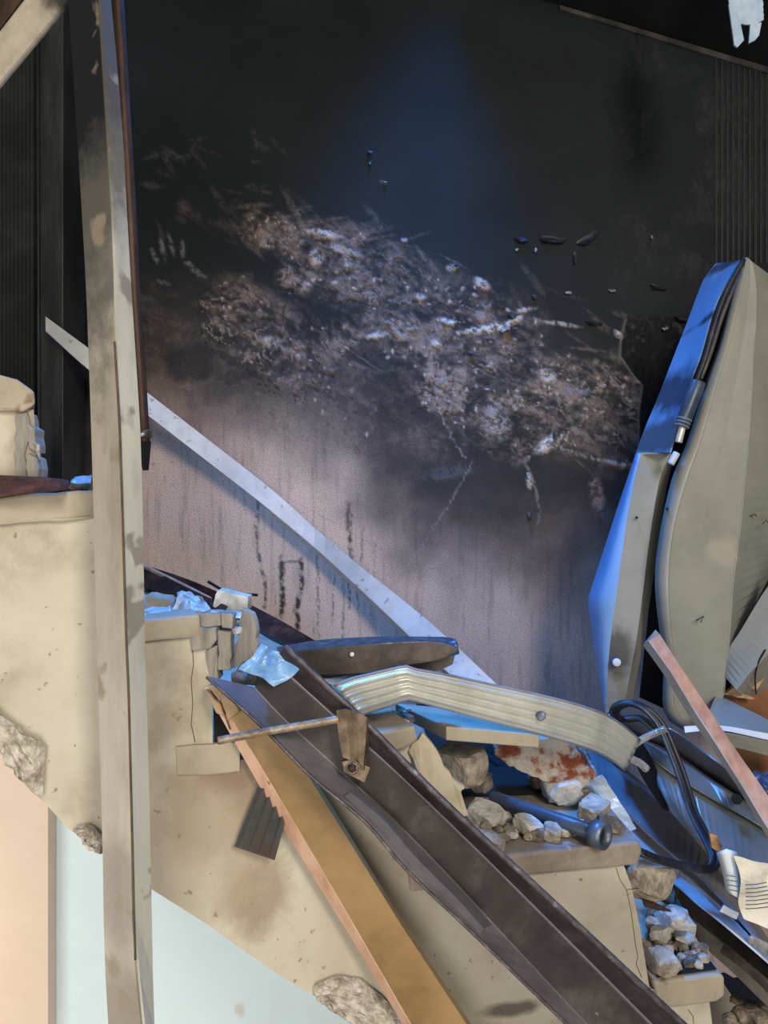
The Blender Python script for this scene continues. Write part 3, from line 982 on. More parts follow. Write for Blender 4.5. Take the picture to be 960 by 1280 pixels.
tube('seam', px([(143, 427), (150, 547), (158, 807), (160, 840), (165, 1036), (169, 1200)], .8835), .0012, M['crack'], po, sides=6, n=30)

rp = thing('hanging_iron_rod', 'charred brown iron rod hanging just right of the steel post', 'rod', P(181, 590, 1.0))
tube('rod', px([(118, -420), (141, -60), (147, 0), (156, 160), (162, 260), (168, 380), (174, 460), (178, 530), (180, 556)], 1.0), .0085, M['rust'], rp, sides=10, n=24)
tube('tip', px([(180, 552), (181, 570), (182, 588)], 1.0), .0095, M['black'], rp, sides=10, r1=.004)
tube('collar', px([(179.5, 538), (180, 548)], 1.0), .0103, M['bracket'], rp, sides=10)
tube('screw', [P(172, 544, .994), P(179, 543, .988)], .0022, M['strip'], rp, sides=6)

# ------------------------------------------------------------------ flat strip along the wall
sp = thing('flat_metal_strip', 'long pale flat metal strip slanting down along the sooty wall', 'metal strip', P(560, 860, 2.0))
up_ = [(57, 396), (114, 438), (184, 491), (276, 562), (343, 615), (391, 658), (448, 706), (506, 752), (560, 798), (640, 874)]
lo_ = [(57, 414), (114, 465), (187, 521), (261, 578), (338, 638), (400, 690), (450, 736), (490, 774), (540, 822), (608, 884)]
u3, l3 = px(up_, 2.0, 2.02), px(lo_, 2.0, 2.02)
dep = [2.0, 2.02, 2.06, 2.10, 2.11, 2.11, 2.08, 2.05, 2.0, 1.93]
u3 = [P(p[0], p[1], d) for p, d in zip(up_, dep)]
l3 = [P(p[0], p[1], d - .008) for p, d in zip(lo_, dep)]
loft('face', [u3, l3], M['strip'], sp, n=40, thick=.004)
lip = [P(p[0] - 1, p[1] + 5, d + .012) for p, d in zip(lo_, dep)]
loft('folded_lip', [l3[4:], lip[4:]], M['strip'], sp, n=20, thick=.003)

# ------------------------------------------------------------------ ochre board
ob = thing('ochre_board', 'long ochre board with a raw pink edge propped below the dark channel', 'board', P(540, 1330, 1.06))
Lb = [(256, 858), (297, 932), (358, 1040), (440, 1172), (504, 1280), (568, 1384)]
Mb = [(264, 858), (311, 932), (374, 1038), (452, 1172), (514, 1280), (577, 1384)]
Rb = [(320, 866), (362, 933), (425, 1033), (500, 1154), (583, 1280), (651, 1384)]
db = [1.025, 1.03, 1.04, 1.05, 1.06, 1.065]
Lp = [P(a, b, d + .020) for (a, b), d in zip(Lb, db)]
Mp = [P(a, b, d) for (a, b), d in zip(Mb, db)]
Rp = [P(a, b, d) for (a, b), d in zip(Rb, db)]
Bp = [p + Vector((0, .02, 0)) for p in Rp]
loft('board_face', [Mp, Rp, Bp, [p + Vector((.002, .001, 0)) for p in Lp]], M['ochre'], ob, n=24, closed=True, caps=True, curve=False)
loft('raw_edge', [Lp, Mp], M['pink_edge'], ob, n=24, thick=.0025, curve=False)
for i, pp in enumerate([[(256, 862), (268, 874), (276, 880), (281, 897), (270, 892)], [(276, 868), (292, 875), (300, 890), (284, 902), (279, 884)]]):
    slab('split_end', px(pp, 1.019), (0, .012, 0), M['ochre'], ob, bevel=.002, rough=.003, seed=i)
for pp in ([(268, 872), (275, 884), (283, 898), (288, 912)], [(285, 900), (292, 885), (290, 875)]):
    tube('split', px(pp, 1.022), .0014, M['crack'], ob, sides=5)
cm = thing('corrugated_offcut', 'small dark corrugated metal offcut hanging behind the ochre board', 'metal sheet', P(330, 1078, 1.055))
rl = []
for k in range(13):
    t = k / 12
    rl.append([P(322 + 44 * t, 984 + 6 * t, 1.053 + .004 * math.sin(k * 2.1)), P(293 + 50 * t, 1058 + 17 * t, 1.05 + .004 * math.sin(k * 2.1))])
loft('ribbed_sheet', rl, mat('dull_dark_metal', [(.07, .072, .068), (.11, .11, .105), (.13, .075, .05)], 12, .45, .4, bump=.15), cm, n=6, thick=.002, curve=False)

# ------------------------------------------------------------------ dark steel channel
ch = thing('dark_steel_channel', 'long dark brown steel channel lying diagonally down over the steps', 'steel channel', P(800, 1330, .95))
R0 = [(258, 846), (327, 908), (389, 971), (457, 1028), (508, 1087), (600, 1175), (708, 1280), (812, 1382)]
R1 = [(318, 860), (359, 903), (430, 968), (484, 1018), (550, 1084), (654, 1196), (732, 1280), (830, 1384)]
R2 = [(342, 826), (370, 851), (430, 905), (500, 968), (575, 1040), (657, 1121), (815, 1280), (914, 1380)]
R3 = [(356, 808), (402, 851), (460, 906), (515, 962), (570, 1016), (680, 1117), (854, 1280), (956, 1376)]


def dd(rail, off):
    n = len(rail)
    return [P(x, y, 1.0 - .05 * i / (n - 1) + off) for i, (x, y) in enumerate(rail)]


r0, r1, r2, r3 = dd(R0, -.012), dd(R1, .020), dd(R2, .030), dd(R3, .0)
loft('lower_flange', [r0, r1], M['beam_flange'], ch, n=30, thick=.004)
loft('web', [r1, r2], M['beam'], ch, n=30, thick=.004)
loft('upper_flange', [r2, r3], M['beam'], ch, n=30, thick=.004)
tube('flange_lip', r3, .0042, M['beam_lip'], ch, n=40, sides=8)
tube('flange_lip', r0, .0024, M['beam_lip'], ch, n=40, sides=8)
tube('fold_highlight', [p + Vector((0, -.001, 0)) for p in r2], .0034, M['beam_flange'], ch, n=40, sides=8)  # pale tubes stand for the highlights along the folds
tube('fold_highlight', [p + Vector((0, -.001, 0)) for p in r1], .0024, M['beam_flange'], ch, n=40, sides=8)
# buckled crease in the lower flange
cr_ = [(430, 995), (470, 1032), (505, 1075), (560, 1130), (600, 1168)]
cr2 = [(438, 990), (482, 1028), (520, 1072), (570, 1122), (604, 1160)]
loft('buckle', [px(cr_, .975, .955), px(cr2, .962, .945), px([(x + 10, y - 4) for x, y in cr2], .985, .966)], M['beam_flange'], ch, n=16, thick=.002)

bk = thing('rod_with_bracket', 'thin rusty rod with a bent bracket bolted onto the dark channel', 'bracket', P(440, 978, .97))
tube('rod', px([(272, 926), (330, 915), (423, 899)], .945, .972), .0052, M['rod'], bk, sides=8, n=12)
loft('bracket_plate', [px([(421, 888), (424, 920), (429, 946)], .972), px([(432, 886), (436, 920), (438, 950)], .966), px([(446, 890), (447, 922), (448, 950)], .972),
                       px([(458, 896), (456, 930), (453, 962)], .968), px([(460, 898), (460, 930), (457, 962)], .99)], M['bracket'], bk, n=8, thick=.003)
slab('bolt_plate', px([(427, 952), (441, 949), (463, 960), (456, 979), (430, 966)], .976), (0, .006, 0), M['bracket'], bk, bevel=.001)
tube('bolt', [P(440, 960, .982), P(440, 960, .968)], .0062, M['rust'], bk, sides=6)
tube('washer', [P(440, 960, .9775), P(440, 960, .974)], .0085, M['bracket'], bk, sides=16)

# ------------------------------------------------------------------ dark curved rail end
cr = thing('curved_dark_rail', 'short dark brown rail piece lying level behind the channel top', 'rail', P(460, 842, 1.13))
tb_ = [(346, 810), (400, 801), (470, 797), (530, 797), (562, 798), (572, 804)]
tf_ = [(352, 818), (400, 812), (470, 806), (530, 803), (558, 806), (571, 812)]
bf_ = [(372, 838), (400, 843), (460, 840), (520, 829), (548, 824), (566, 816)]
loft('top_face', [[P(x, y, 1.20) for x, y in tb_], [P(x, y, 1.135) for x, y in tf_]], M['beam_lip'], cr, n=24, thick=.003)
loft('front_face', [[P(x, y, 1.135) for x, y in tf_], [P(x, y, 1.14) for x, y in bf_]], M['darkwood'], cr, n=24, thick=.003)
loft('back_face', [[P(x, y, 1.20) for x, y in tb_], [P(x, y + 14, 1.20) for x, y in bf_]], M['darkwood'], cr, n=24, thick=.003)
tube('end_cap', [P(557, 812, 1.16), P(572, 808, 1.16)], .012, M['bluepipe'], cr, sides=12)
tube('rivet', [P(440, 818, 1.138), P(440, 818, 1.128)], .0035, M['strip'], cr, sides=8)

# ------------------------------------------------------------------ bent corrugated strip
cs = thing('bent_corrugated_strip', 'pale aluminium ribbed strip bent in a kink across the broken steps', 'metal strip', P(600, 900, 1.15))
top = [(418, 858), (440, 849), (470, 842), (500, 835), (508, 834), (520, 838), (560, 845), (620, 858), (680, 871), (735, 886), (770, 902), (800, 926)]
bot = [(451, 893), (466, 888), (485, 882), (504, 875), (511, 873), (520, 875), (560, 886), (620, 902), (680, 918), (730, 933), (760, 946), (782, 962)]
dp = [1.06, 1.075, 1.09, 1.105, 1.105, 1.11, 1.125, 1.15, 1.18, 1.22, 1.27, 1.34]
rails = []
nk = 25
for k in range(nk):
    t = k / (nk - 1)
    rp_ = .0035 * math.sin(t * math.pi * 2 * 4.5) if .08 < t < .92 else (.004 if t < .5 else .004)
    rails.append([P(a[0] + (b[0] - a[0]) * t, a[1] + (b[1] - a[1]) * t, d + rp_ + .006 * t) for a, b, d in zip(top, bot, dp)])
R = [cat_rom(r[:5], 12, False) + cat_rom(r[5:], 26, True) for r in rails]
n = len(R[0])
mesh('ribbed_face', [p for r in R for p in r], [(i * n + k, i * n + k + 1, (i + 1) * n + k + 1, (i + 1) * n + k) for i in range(nk - 1) for k in range(n - 1)],
     M['alu'], cs, smooth=True, thick=.002)
tube('rim', [p + Vector((0, 0, .001)) for p in R[0]], .0022, M['channel'], cs, sides=6)
tube('rim', [p - Vector((0, 0, .001)) for p in R[-1]], .0020, M['channel'], cs, sides=6)
tube('bolt_head', [P(676, 895, 1.185), P(676, 895, 1.17)], .0075, M['bluepipe'], cs, sides=10)

# ------------------------------------------------------------------ loose slab, plaster, chunk, stones on the steps
A, B, Cc = P(558, 908, 1.15), P(674, 918, 1.19), P(494, 879, 1.38)
slab('loose_tread_slab', [A, B, B + (Cc - A), Cc], (0, 0, -.021), M['tread_clean'], bevel=.002)
tag(bpy.data.objects['loose_tread_slab'], 'loose beige tread slab lying under the bent ribbed strip', 'slab')
o = slab('plaster_flap', px([(510, 940), (528, 916), (540, 930), (552, 950), (566, 974), (582, 985), (576, 990), (586, 1020), (560, 1020), (530, 975)], 1.12, 1.10),
         (0, .014, 0), mat('yellow_plaster', [(.46, .38, .25), (.58, .49, .34), (.66, .58, .43)], 14, .85, bump=.3), bevel=.002, rough=.004)
tag(o, 'yellowish plaster flap standing between the dark channel and the loose slab', 'plaster')
o = rock('concrete_lump', P(576, 956, 1.28), (.050, .04, .044), M['concrete'], 'rough concrete lump in the gap under the loose slab', seed=3, sub=3)
o = rock('concrete_lump', P(602, 978, 1.30), (.024, .02, .020), M['stone_dark'], 'dark angular lump beside the larger one under the loose slab', seed=9, sub=3)
# big chunk of mortar with red clay
ck = [(619, 938), (640, 926), (690, 922), (716, 930), (732, 952), (746, 972), (722, 990), (700, 982), (664, 970), (636, 958), (621, 948)]
pts = px(ck, 1.33)
bm = bmesh.new()
ft = [bm.verts.new(p) for p in pts]
bk_ = [bm.verts.new(p + Vector((.01, .10, .025))) for p in pts]
bm.faces.new(ft)
bm.faces.new(list(reversed(bk_)))
for i in range(len(ft)):
    j = (i + 1) % len(ft)
    bm.faces.new((ft[i], ft[j], bk_[j], bk_[i]))
bmesh.ops.triangulate(bm, faces=bm.faces[:])
bmesh.ops.subdivide_edges(bm, edges=bm.edges[:], cuts=4, use_grid_fill=True)
for q in bm.verts:
    q.co += mnoise.noise_vector(q.co * 45) * .006 + mnoise.noise_vector(q.co * 120) * .003
bm.verts.index_update()
o = mesh('masonry_chunk', [q.co.copy() for q in bm.verts], [tuple(q.index for q in fc.verts) for fc in bm.faces], M['red_chunk'])
bm.free()
tag(o, 'big masonry chunk with red clay showing through pale mortar', 'rubble')

ZT4 = P(800, 1052, S(800) - .014).z        # top of the wide tread
ZT5 = P(900, 1218, S(900) - .014).z        # top of the lowest tread


def on_tread(x, y, z, r):
    """point on a level surface seen at pixel (x, y)"""
    Y = (CZ - z - r * .5) * F / (y - 640)
    return P(x, y, Y)


o = rock('cavity_shade_mound', P(650, 968, 1.60), (.13, .10, .055), M['black'], 'low black mound added as shade behind the blue pipe under the loose slab', seed=2, sub=4, cat='debris')  # added black mass that darkens the cavity under the slab
slab('soot_shade_layer', [P(x, y, (CZ - ZT4 - .002) * F / (y - 640)) for x, y in [(560, 996), (700, 992), (716, 970), (640, 880), (520, 880)]], (0, 0, .001), M['black'], st)  # black over the tread's back stands for shade in the cavity
p0, p1 = P(616, 998, 1.318), P(757, 1046, 1.160)
pp = thing('blue_pipe', 'dark blue steel pipe end lying among rubble on the wide tread', 'pipe', P(690, 1030, 1.26))
tube('pipe', [p0, p0.lerp(p1, .93)], .0125, M['bluepipe'], pp, sides=16)
tube('pipe_mouth', [p0.lerp(p1, .90), p1], .0155, M['bluepipe'], pp, sides=16, hollow=True)
tube('bore', [p0.lerp(p1, .93), p0.lerp(p1, .965)], .0105, M['black'], pp, sides=12)

big4 = [(702, 986, .045, 'stone_pale', 'pale dusty stone behind the blue pipe, below the masonry chunk'),
        (742, 1012, .034, 'concrete', 'tan flat stone right behind the blue pipe mouth'),
        (676, 975, .030, 'stone_dark', 'dark stone tucked under the masonry chunk'),
        (608, 1018, .036, 'stone_pale', 'pale grey stone left of the blue pipe, next to the channel'),
        (612, 1052, .030, 'concrete', 'tan stone at the front edge of the wide tread by the channel'),
        (660, 1032, .028, 'stone_pale', 'pale stone directly in front of the blue pipe'),
        (690, 1040, .020, 'concrete', 'small tan stone at the middle of the blue pipe'),
        (762, 1030, .022, 'stone_dark', 'dark stone beside the blue pipe mouth')]
for i, (x, y, r, m_, lb) in enumerate(big4):
    p = on_tread(x, y, ZT4, r)
    rock('rubble_stone', p, (r, r * .85, r * .62), M[m_], lb, seed=i + 20, sub=3)
rnd = random.Random(12)
for i in range(100):
    x = 588 + 157 * rnd.random() ** 1.3
    y = rnd.uniform(1004, 1052)
    if y < 998 + (x - 616) * .3 and x > 640:
        y += 18
    if y > 1050 - (x - 640) * .09:
        y = 1046 - (x - 640) * .09
    r = rnd.uniform(.005, .015)
    rock('rubble_crumb', on_tread(x, y, ZT4, r), r, M[rnd.choice(['stone_pale', 'concrete', 'stone_dark'])], 'small rubble crumb around the blue pipe on the wide tread',
         'rubble crumbs on the wide tread', seed=i, sub=1 if r < .008 else 2)
big5 = [(845, 1152, .036, 'stone_pale', 'largest pale round stone on the lowest tread'), (832, 1120, .032, 'stone_dark', 'brown lump at the back of the lowest tread'),
        (830, 1202, .030, 'concrete', 'tan angular stone at the front left of the lowest tread'), (826, 1168, .024, 'stone_pale', 'pale flat stone left of the dark rubble on the lowest tread'),
        (812, 1100, .045, 'concrete', 'concrete lump wedged under the right end of the wide tread')]
for i, (x, y, r, m_, lb) in enumerate(big5):
    p = on_tread(x, y, ZT5, r) if y > 1110 else P(x, y, 1.30)
    rock('rubble_stone', p, (r, r * .9, r * .75), M[m_], lb, seed=i + 40, sub=3)
for i in range(90):
    t = rnd.uniform(0, 1)
    y = 1130 + 76 * t
    xl, xr = 812 + 8 * t, 842 + 46 * t
    x = rnd.uniform(xl, xr)
    r = rnd.uniform(.005, .017)
    rock('rubble_crumb', on_tread(x, y, ZT5, r), r, M[rnd.choice(['stone_dark', 'stone_dark', 'concrete', 'stone_pale'])],
         'small rubble crumb on the sooty lowest tread', 'rubble crumbs on the lowest tread', seed=i + 100, sub=1 if r < .008 else 2)
slab('soot_shade_layer', [P(x, y, (CZ - ZT5 - .0015) * F / (y - 640)) for x, y in [(822, 1222), (896, 1212), (855, 1158), (835, 1120), (812, 1120)]], (0, 0, .001),
     M['black'], st)
for i, (x, y, r, d) in enumerate([(930, 1268, .022, 1.30), (950, 1276, .03, 1.28), (912, 1275, .016, 1.3), (940, 1255, .012, 1.34), (958, 1258, .014, 1.34), (920, 1250, .012, 1.36)]):
    rock('rubble_crumb', P(x, y, d), r, M['stone_dark'], 'dark rubble in the bottom corner beyond the lowest tread', 'rubble beyond the lowest tread', seed=i + 60)
o = rock('charred_debris_heap', P(945, 1320, 1.62), (.22, .16, .16), M['black'], 'black heap of charred debris in the bottom right corner', seed=4, sub=4, cat='debris')
sp_ = slab('wood_splinter', px([(804, 1126), (815, 1128), (840, 1140), (822, 1138), (806, 1134)], 1.27, 1.27), (0, .006, 0), M['charwood'])
tag(sp_, 'pointed dark wood splinter over the rubble of the lowest tread', 'wood')
# crumbs on the broken block
for i in range(16):
    x = rnd.uniform(466, 512)
    y = rnd.uniform(884, 904)
    r = rnd.uniform(.005, .012)
    rock('rubble_crumb', P(x, y, 1.16 + (904 - y) * .006), r, M[rnd.choice(['stone_dark', 'stone_pale'])], 'rubble crumb on the broken block under the kinked strip',
         'rubble crumbs on the broken block', seed=i + 200, sub=1)

# ------------------------------------------------------------------ wreckage at the third step
o = loft('charred_batten', [px([(165, 698), (225, 730), (285, 758)], 1.42, 1.10), px([(165, 728), (225, 752), (276, 772)], 1.40, 1.08),
                            px([(165, 730), (225, 754), (276, 776)], 1.46, 1.14), px([(165, 702), (225, 733), (285, 760)], 1.48, 1.16)], M['charwood'], closed=True, caps=True, n=14)
tag(o, 'reddish charred batten sloping down behind the post onto the third step', 'wood')
o = loft('charred_batten', [px([(190, 709), (240, 726), (318, 760)], 1.56, 1.32), px([(200, 738), (252, 752), (314, 778)], 1.54, 1.30),
                            px([(200, 740), (252, 756), (314, 782)], 1.60, 1.35), px([(190, 712), (240, 729), (318, 764)], 1.62, 1.37)], M['charwood'], closed=True, caps=True, n=14)
o2 = tube('bare_batten_edge', px([(172, 704), (225, 730), (262, 749)], 1.385, 1.17), .0045, M['redwood'], o, sides=6, n=8)
tag(o, 'black charred batten lying against the wall above the third step', 'wood')
o = loft('charred_batten', [px([(306, 752), (350, 775), (398, 803)], 1.32, 1.42), px([(310, 778), (350, 800), (385, 812)], 1.30, 1.40),
                            px([(312, 784), (350, 806), (384, 816)], 1.36, 1.46), px([(308, 757), (350, 780), (398, 808)], 1.38, 1.48)], M['charwood'], closed=True, caps=True, n=14)
tag(o, 'thick charred batten behind the dark channel top, right of the torn grey boards', 'wood')
o = tube('thin_splinter', px([(260, 727), (285, 742), (322, 744)], 1.45, 1.5), .003, M['black'], sides=5)
tag(o, 'thin black splinter sticking up above the torn foil', 'wood')
o = slab('torn_grey_board', px([(272, 738), (288, 741), (310, 746), (309, 762), (296, 768), (282, 764), (266, 758)], 1.12), (.004, .012, .002), M['foil'], rough=.003)
tag(o, 'torn grey board lying on the broken corner of the third step', 'board')
o = slab('torn_grey_board', px([(301, 762), (314, 768), (320, 790), (321, 815), (306, 828), (292, 836), (293, 808), (300, 790)], 1.11), (.004, .010, .002), M['grey_plaster'], rough=.003, seed=5)
tag(o, 'torn grey board standing upright beside the broken corner of the third step', 'board')
o = slab('grey_debris_plate', px([(182, 746), (210, 750), (216, 762), (200, 766), (182, 762)], 1.13), (0, .03, .004), M['tread_clean'], rough=.003)
tag(o, 'flat grey debris plate beside the post on the third step', 'debris')
o = crumple('torn_foil', px([(216, 768), (262, 764), (254, 744), (222, 742)], 1.09, 1.16), M['foil'], n=12, amp=.012, seed=2)
tag(o, 'crumpled torn silvery foil on the third step', 'foil')
o = crumple('torn_foil', px([(178, 774), (216, 768), (212, 758), (180, 762)], 1.07, 1.14), M['plastic'], n=12, amp=.006, seed=5)
tag(o, 'pale torn film scraps on the third step beside the post', 'film')
o = crumple('torn_foil', px([(262, 768), (300, 772), (302, 762), (264, 762)], 1.07, 1.10), M['foil'], n=10, amp=.005, seed=8)
tag(o, 'small silvery foil scrap on the broken third step corner', 'foil')
o = crumple('plastic_bag_scrap', px([(300, 838), (346, 858), (374, 828), (328, 804)], .992, 1.012), M['blue_plastic'], n=20, amp=.013, seed=3, freq=24)
tag(o, 'crumpled bluish plastic scrap in the top end of the dark channel', 'plastic')
o = crumple('plastic_sheet', px([(398, 850), (420, 858), (480, 840), (474, 836)], 1.16, 1.2), M['plastic'], n=10, amp=.003, seed=6)
tag(o, 'sliver of bluish plastic sheet below the short dark rail', 'plastic')
for i, (x, y, d, r, lb) in enumerate([(312, 842, 1.10, .026, 'sooty lump under the bluish plastic scrap, left one'), (340, 838, 1.12, .030, 'larger sooty lump under the bluish plastic scrap'),
                                     (300, 848, 1.06, .016, 'small sooty lump at the left corner of the dark channel top')]):
    rock('sooty_lump', P(x, y, d), r, M['stone_dark'], lb, seed=i + 70, cat='debris')
rock('plaster_crumb', P(296, 788, 1.08), .010, M['stone_pale'], 'small white plaster crumb in the crack of the third step', seed=3)

# upper left step
o = loft('charred_board', [px([(-60, 595), (0, 594), (60, 597), (86, 600)], .972), px([(-60, 623), (0, 621), (60, 615), (86, 611)], .955),
                           px([(-60, 623), (0, 621), (60, 615), (86, 611)], .985), px([(-60, 595), (0, 594), (60, 597), (86, 600)], .990)],
         M['charwood'], closed=True, caps=True, n=14)
tag(o, 'charred reddish board lying on the second step at the left edge', 'wood')
rock('debris_lump', P(100, 606, 1.04), (.018, .014, .010), M['stone_dark'], 'dark debris lump at the end of the charred board', seed=2)
o = crumple('plastic_shred', px([(88, 602), (112, 606), (114, 596), (94, 598)], 1.01, 1.03), M['blue_plastic'], n=8, amp=.004, seed=4)
tag(o, 'blue plastic shred on the second step beside the post', 'plastic')
o = slab('plaster_scrap', px([(42, 552), (49, 556), (50, 575), (46, 568)], .995), (0, .004, 0), M['flake_pale'])
tag(o, 'white plaster scrap hanging on the edge of the top step', 'plaster')

# ------------------------------------------------------------------ buckled metal door at the right
def lvl(rail, n=30):
    """resample a pixel rail at even heights so that neighbouring rails pair up level by level"""
    yy = np.linspace(rail[0][1], rail[-1][1], n)
    return [(float(np.interp(y, [p[1] for p in rail], [p[0] for p in rail])), float(y)) for y in yy]


dr = thing('buckled_metal_door', 'tall buckled olive grey metal door leaning against the sooty wall', 'door', P(860, 905, 1.65))
Lu = [(895, 330), (880, 350), (860, 402), (845, 440), (827, 487), (807, 535), (796, 565)]
Nu = [(930, 325), (907, 357), (891, 392), (876, 445), (864, 477), (851, 522), (838, 566)]
Ld = [(796, 565), (774, 630), (735, 750), (746, 830), (757, 897)]
Md = [(801, 567), (791, 610), (780, 675), (770, 750), (762, 812), (757, 892)]
Nd = [(838, 567), (824, 600), (812, 670), (803, 740), (795, 800), (780, 880)]
Od = [(842, 570), (832, 612), (822, 675), (813, 740), (804, 800), (790, 876)]
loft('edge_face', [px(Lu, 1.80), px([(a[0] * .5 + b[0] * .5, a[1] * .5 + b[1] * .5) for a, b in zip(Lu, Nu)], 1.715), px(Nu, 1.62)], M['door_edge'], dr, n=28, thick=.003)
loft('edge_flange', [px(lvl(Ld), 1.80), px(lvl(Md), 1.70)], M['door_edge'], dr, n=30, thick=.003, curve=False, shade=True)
loft('frame_face', [px(Md, 1.70), px(Nd, 1.68), px(Od, 1.72)], M['door'], dr, n=24, thick=.003)
slab('frame_shelf', [P(796, 566, 1.795), P(838, 567, 1.63), P(838, 567, 1.68), P(801, 568, 1.70)], (0, 0, .003), M['door'], dr)
tube('gasket', px([(930, 324), (911, 358), (896, 395), (882, 445), (870, 478)], 1.605), .006, M['rubber'], dr, sides=8, n=20)
tube('gasket', px([(934, 326), (918, 358), (903, 395), (889, 440), (876, 474)], 1.62), .004, M['darkwood'], dr, sides=8, n=20)
leafL = [(930, 322), (920, 347), (910, 385), (898, 432), (882, 478), (860, 550), (840, 600), (826, 662), (819, 720), (823, 775), (830, 820), (829, 880), (836, 900), (862, 916)]
leafM = [(934, 322), (930, 350), (921, 390), (910, 435), (896, 480), (876, 550), (858, 602), (842, 662), (836, 722), (838, 778), (842, 822), (842, 876), (850, 895), (868, 912)]
leafR = [(940, 328), (945, 356), (945, 400), (942, 440), (940, 490), (936, 550), (931, 600), (925, 662), (917, 725), (914, 762), (910, 815), (906, 850), (905, 866), (890, 902)]
leafX = [(1000, 372), (1020, 400), (1020, 420), (1020, 460), (1020, 500), (1020, 550), (1010, 600), (990, 640), (975, 680), (962, 718), (940, 760), (922, 790), (911, 806), (908, 840)]
mids = [(int(a[0] * .5 + b[0] * .5), int(a[1] * .5 + b[1] * .5)) for a, b in zip(leafM, leafR)]
loft('leaf_lip', [px(leafL, 1.625), px(leafM, 1.598)], M['door'], dr, n=44, thick=.003, shade=True)
loft('leaf', [px(leafM, 1.598), px(mids, 1.600), px(leafR, 1.60)], M['door'], dr, n=44, thick=.003)
loft('folded_leaf', [px(leafR, 1.602), px(leafX, 1.72)], M['door'], dr, n=44, thick=.003)
tube('leaf_crease', px(leafR[5:13], 1.599), .0020, M['door'], dr, sides=6, n=20)
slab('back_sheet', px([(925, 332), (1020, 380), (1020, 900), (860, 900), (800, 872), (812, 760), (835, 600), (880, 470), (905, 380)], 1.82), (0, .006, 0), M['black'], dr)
lowS = [(975, 712), (950, 748), (925, 790), (911, 812), (906, 845)]
lowE = [(1030, 770), (1010, 830), (990, 850), (965, 868), (935, 880)]
loft('torn_leaf', [px(lowS, 1.60), px([((a[0] + b[0]) / 2, (a[1] + b[1]) / 2) for a, b in zip(lowS, lowE)], 1.56), px(lowE, 1.66)], M['door'], dr, n=20, thick=.003)
slab('sill_plate', [P(880, 905, 1.44), P(896, 866, 1.62), P(1010, 935, 1.62), P(1010, 922, 1.42)], (0, .002, -.003), M['door'], dr)
loft('sill_rim', [px([(855, 908), (900, 907), (960, 917), (1010, 924)], 1.43), px([(856, 916), (900, 913), (960, 925), (1010, 933)], 1.425)], M['paleplate'], dr, n=12, thick=.003)
loft('sill_face', [px([(880, 914), (905, 916), (960, 926), (1010, 934)], 1.43), px([(900, 938), (920, 934), (960, 944), (1010, 955)], 1.45)], M['door'], dr, n=12, thick=.003)
hg = tube('hinge', px([(873, 477), (854, 527)], 1.60), .0155, M['bluepipe'], dr, sides=14)
for k in range(3):
    a, b = P(855.5 - k * 1.6, 523 + k * 4, 1.60), P(854.5 - k * 1.6, 526 + k * 4, 1.60)
    tube('hinge_ring', [a, b], .0165, M['channel'], hg, sides=14)
tube('hinge_pin', px([(853, 533), (848, 553)], 1.60), .0075, M['alu'], hg, sides=10)
tube('latch', px([(846, 566), (838, 580)], 1.61), .008, M['paleplate'], dr, sides=8)
tube('bolt', [P(770, 828, 1.70), P(771, 828, 1.665)], .009, M['paleplate'], dr, sides=12)
for (x, y) in ((796, 647), (834, 636)):
    tube('rivet', [P(x, y, 1.71), P(x, y, 1.675 if x < 800 else 1.595)], .0028, M['black'], dr, sides=8)
for pp in ([(938, 645), (944, 643), (946, 646)], [(953, 655), (958, 650), (962, 656)], [(870, 776), (880, 770), (876, 778)]):
    tube('dent_scratch', px([(x, y) for x, y in pp], 1.612 if pp[0][0] > 900 else 1.578), .0014, M['crack'], dr, sides=5)

# ------------------------------------------------------------------ wreckage at the lower right
mp_ = thing('sheet_metal_panel', 'blue grey folded sheet metal panel with a round hole, below the door', 'metal panel', P(900, 1090, 1.4))
pa = [(760, 893), (800, 902), (840, 912), (880, 940), (915, 965), (985, 1014)]
pb = [(768, 904), (800, 914), (840, 930), (885, 960), (920, 984), (985, 1030)]
pc = [(776, 918), (800, 925), (836, 946), (880, 974), (915, 996), (985, 1040)]
pd = [(792, 932), (810, 944), (850, 973), (895, 1000), (940, 1025), (990, 1058)]
pe = [(826, 985), (838, 1012), (862, 1040), (890, 1062), (930, 1090), (990, 1130)]
loft('upper_fold', [px(pa, 1.62, 1.42), px(pb, 1.64, 1.46)], M['bluegrey'], mp_, n=24, thick=.003)
loft('groove', [px(pb, 1.64, 1.46), px([(x, y + 8) for x, y in pb], 1.68, 1.50), px(pc, 1.60, 1.40)], M['channel'], mp_, n=24, thick=.003)
loft('band', [px(pc, 1.60, 1.40), px(pd, 1.55, 1.36)], M['bluegrey'], mp_, n=24, thick=.003)
loft('lower_face', [px(pd, 1.55, 1.36), px([(x + 2, y + 4) for x, y in pd], 1.56, 1.37), px(pe, 1.48, 1.30)], M['bluegrey'], mp_, n=24, thick=.003)
tube('panel_hole', [P(921, 999, 1.405), P(921, 999, 1.392)], .0095, M['black'], mp_, sides=14)
o = loft('dark_shell', [px([(800, 925), (815, 950), (828, 985), (836, 1014)], 1.50), px([(790, 940), (800, 965), (815, 990), (830, 1012)], 1.46)], M['black'], mp_, n=12, thick=.003)

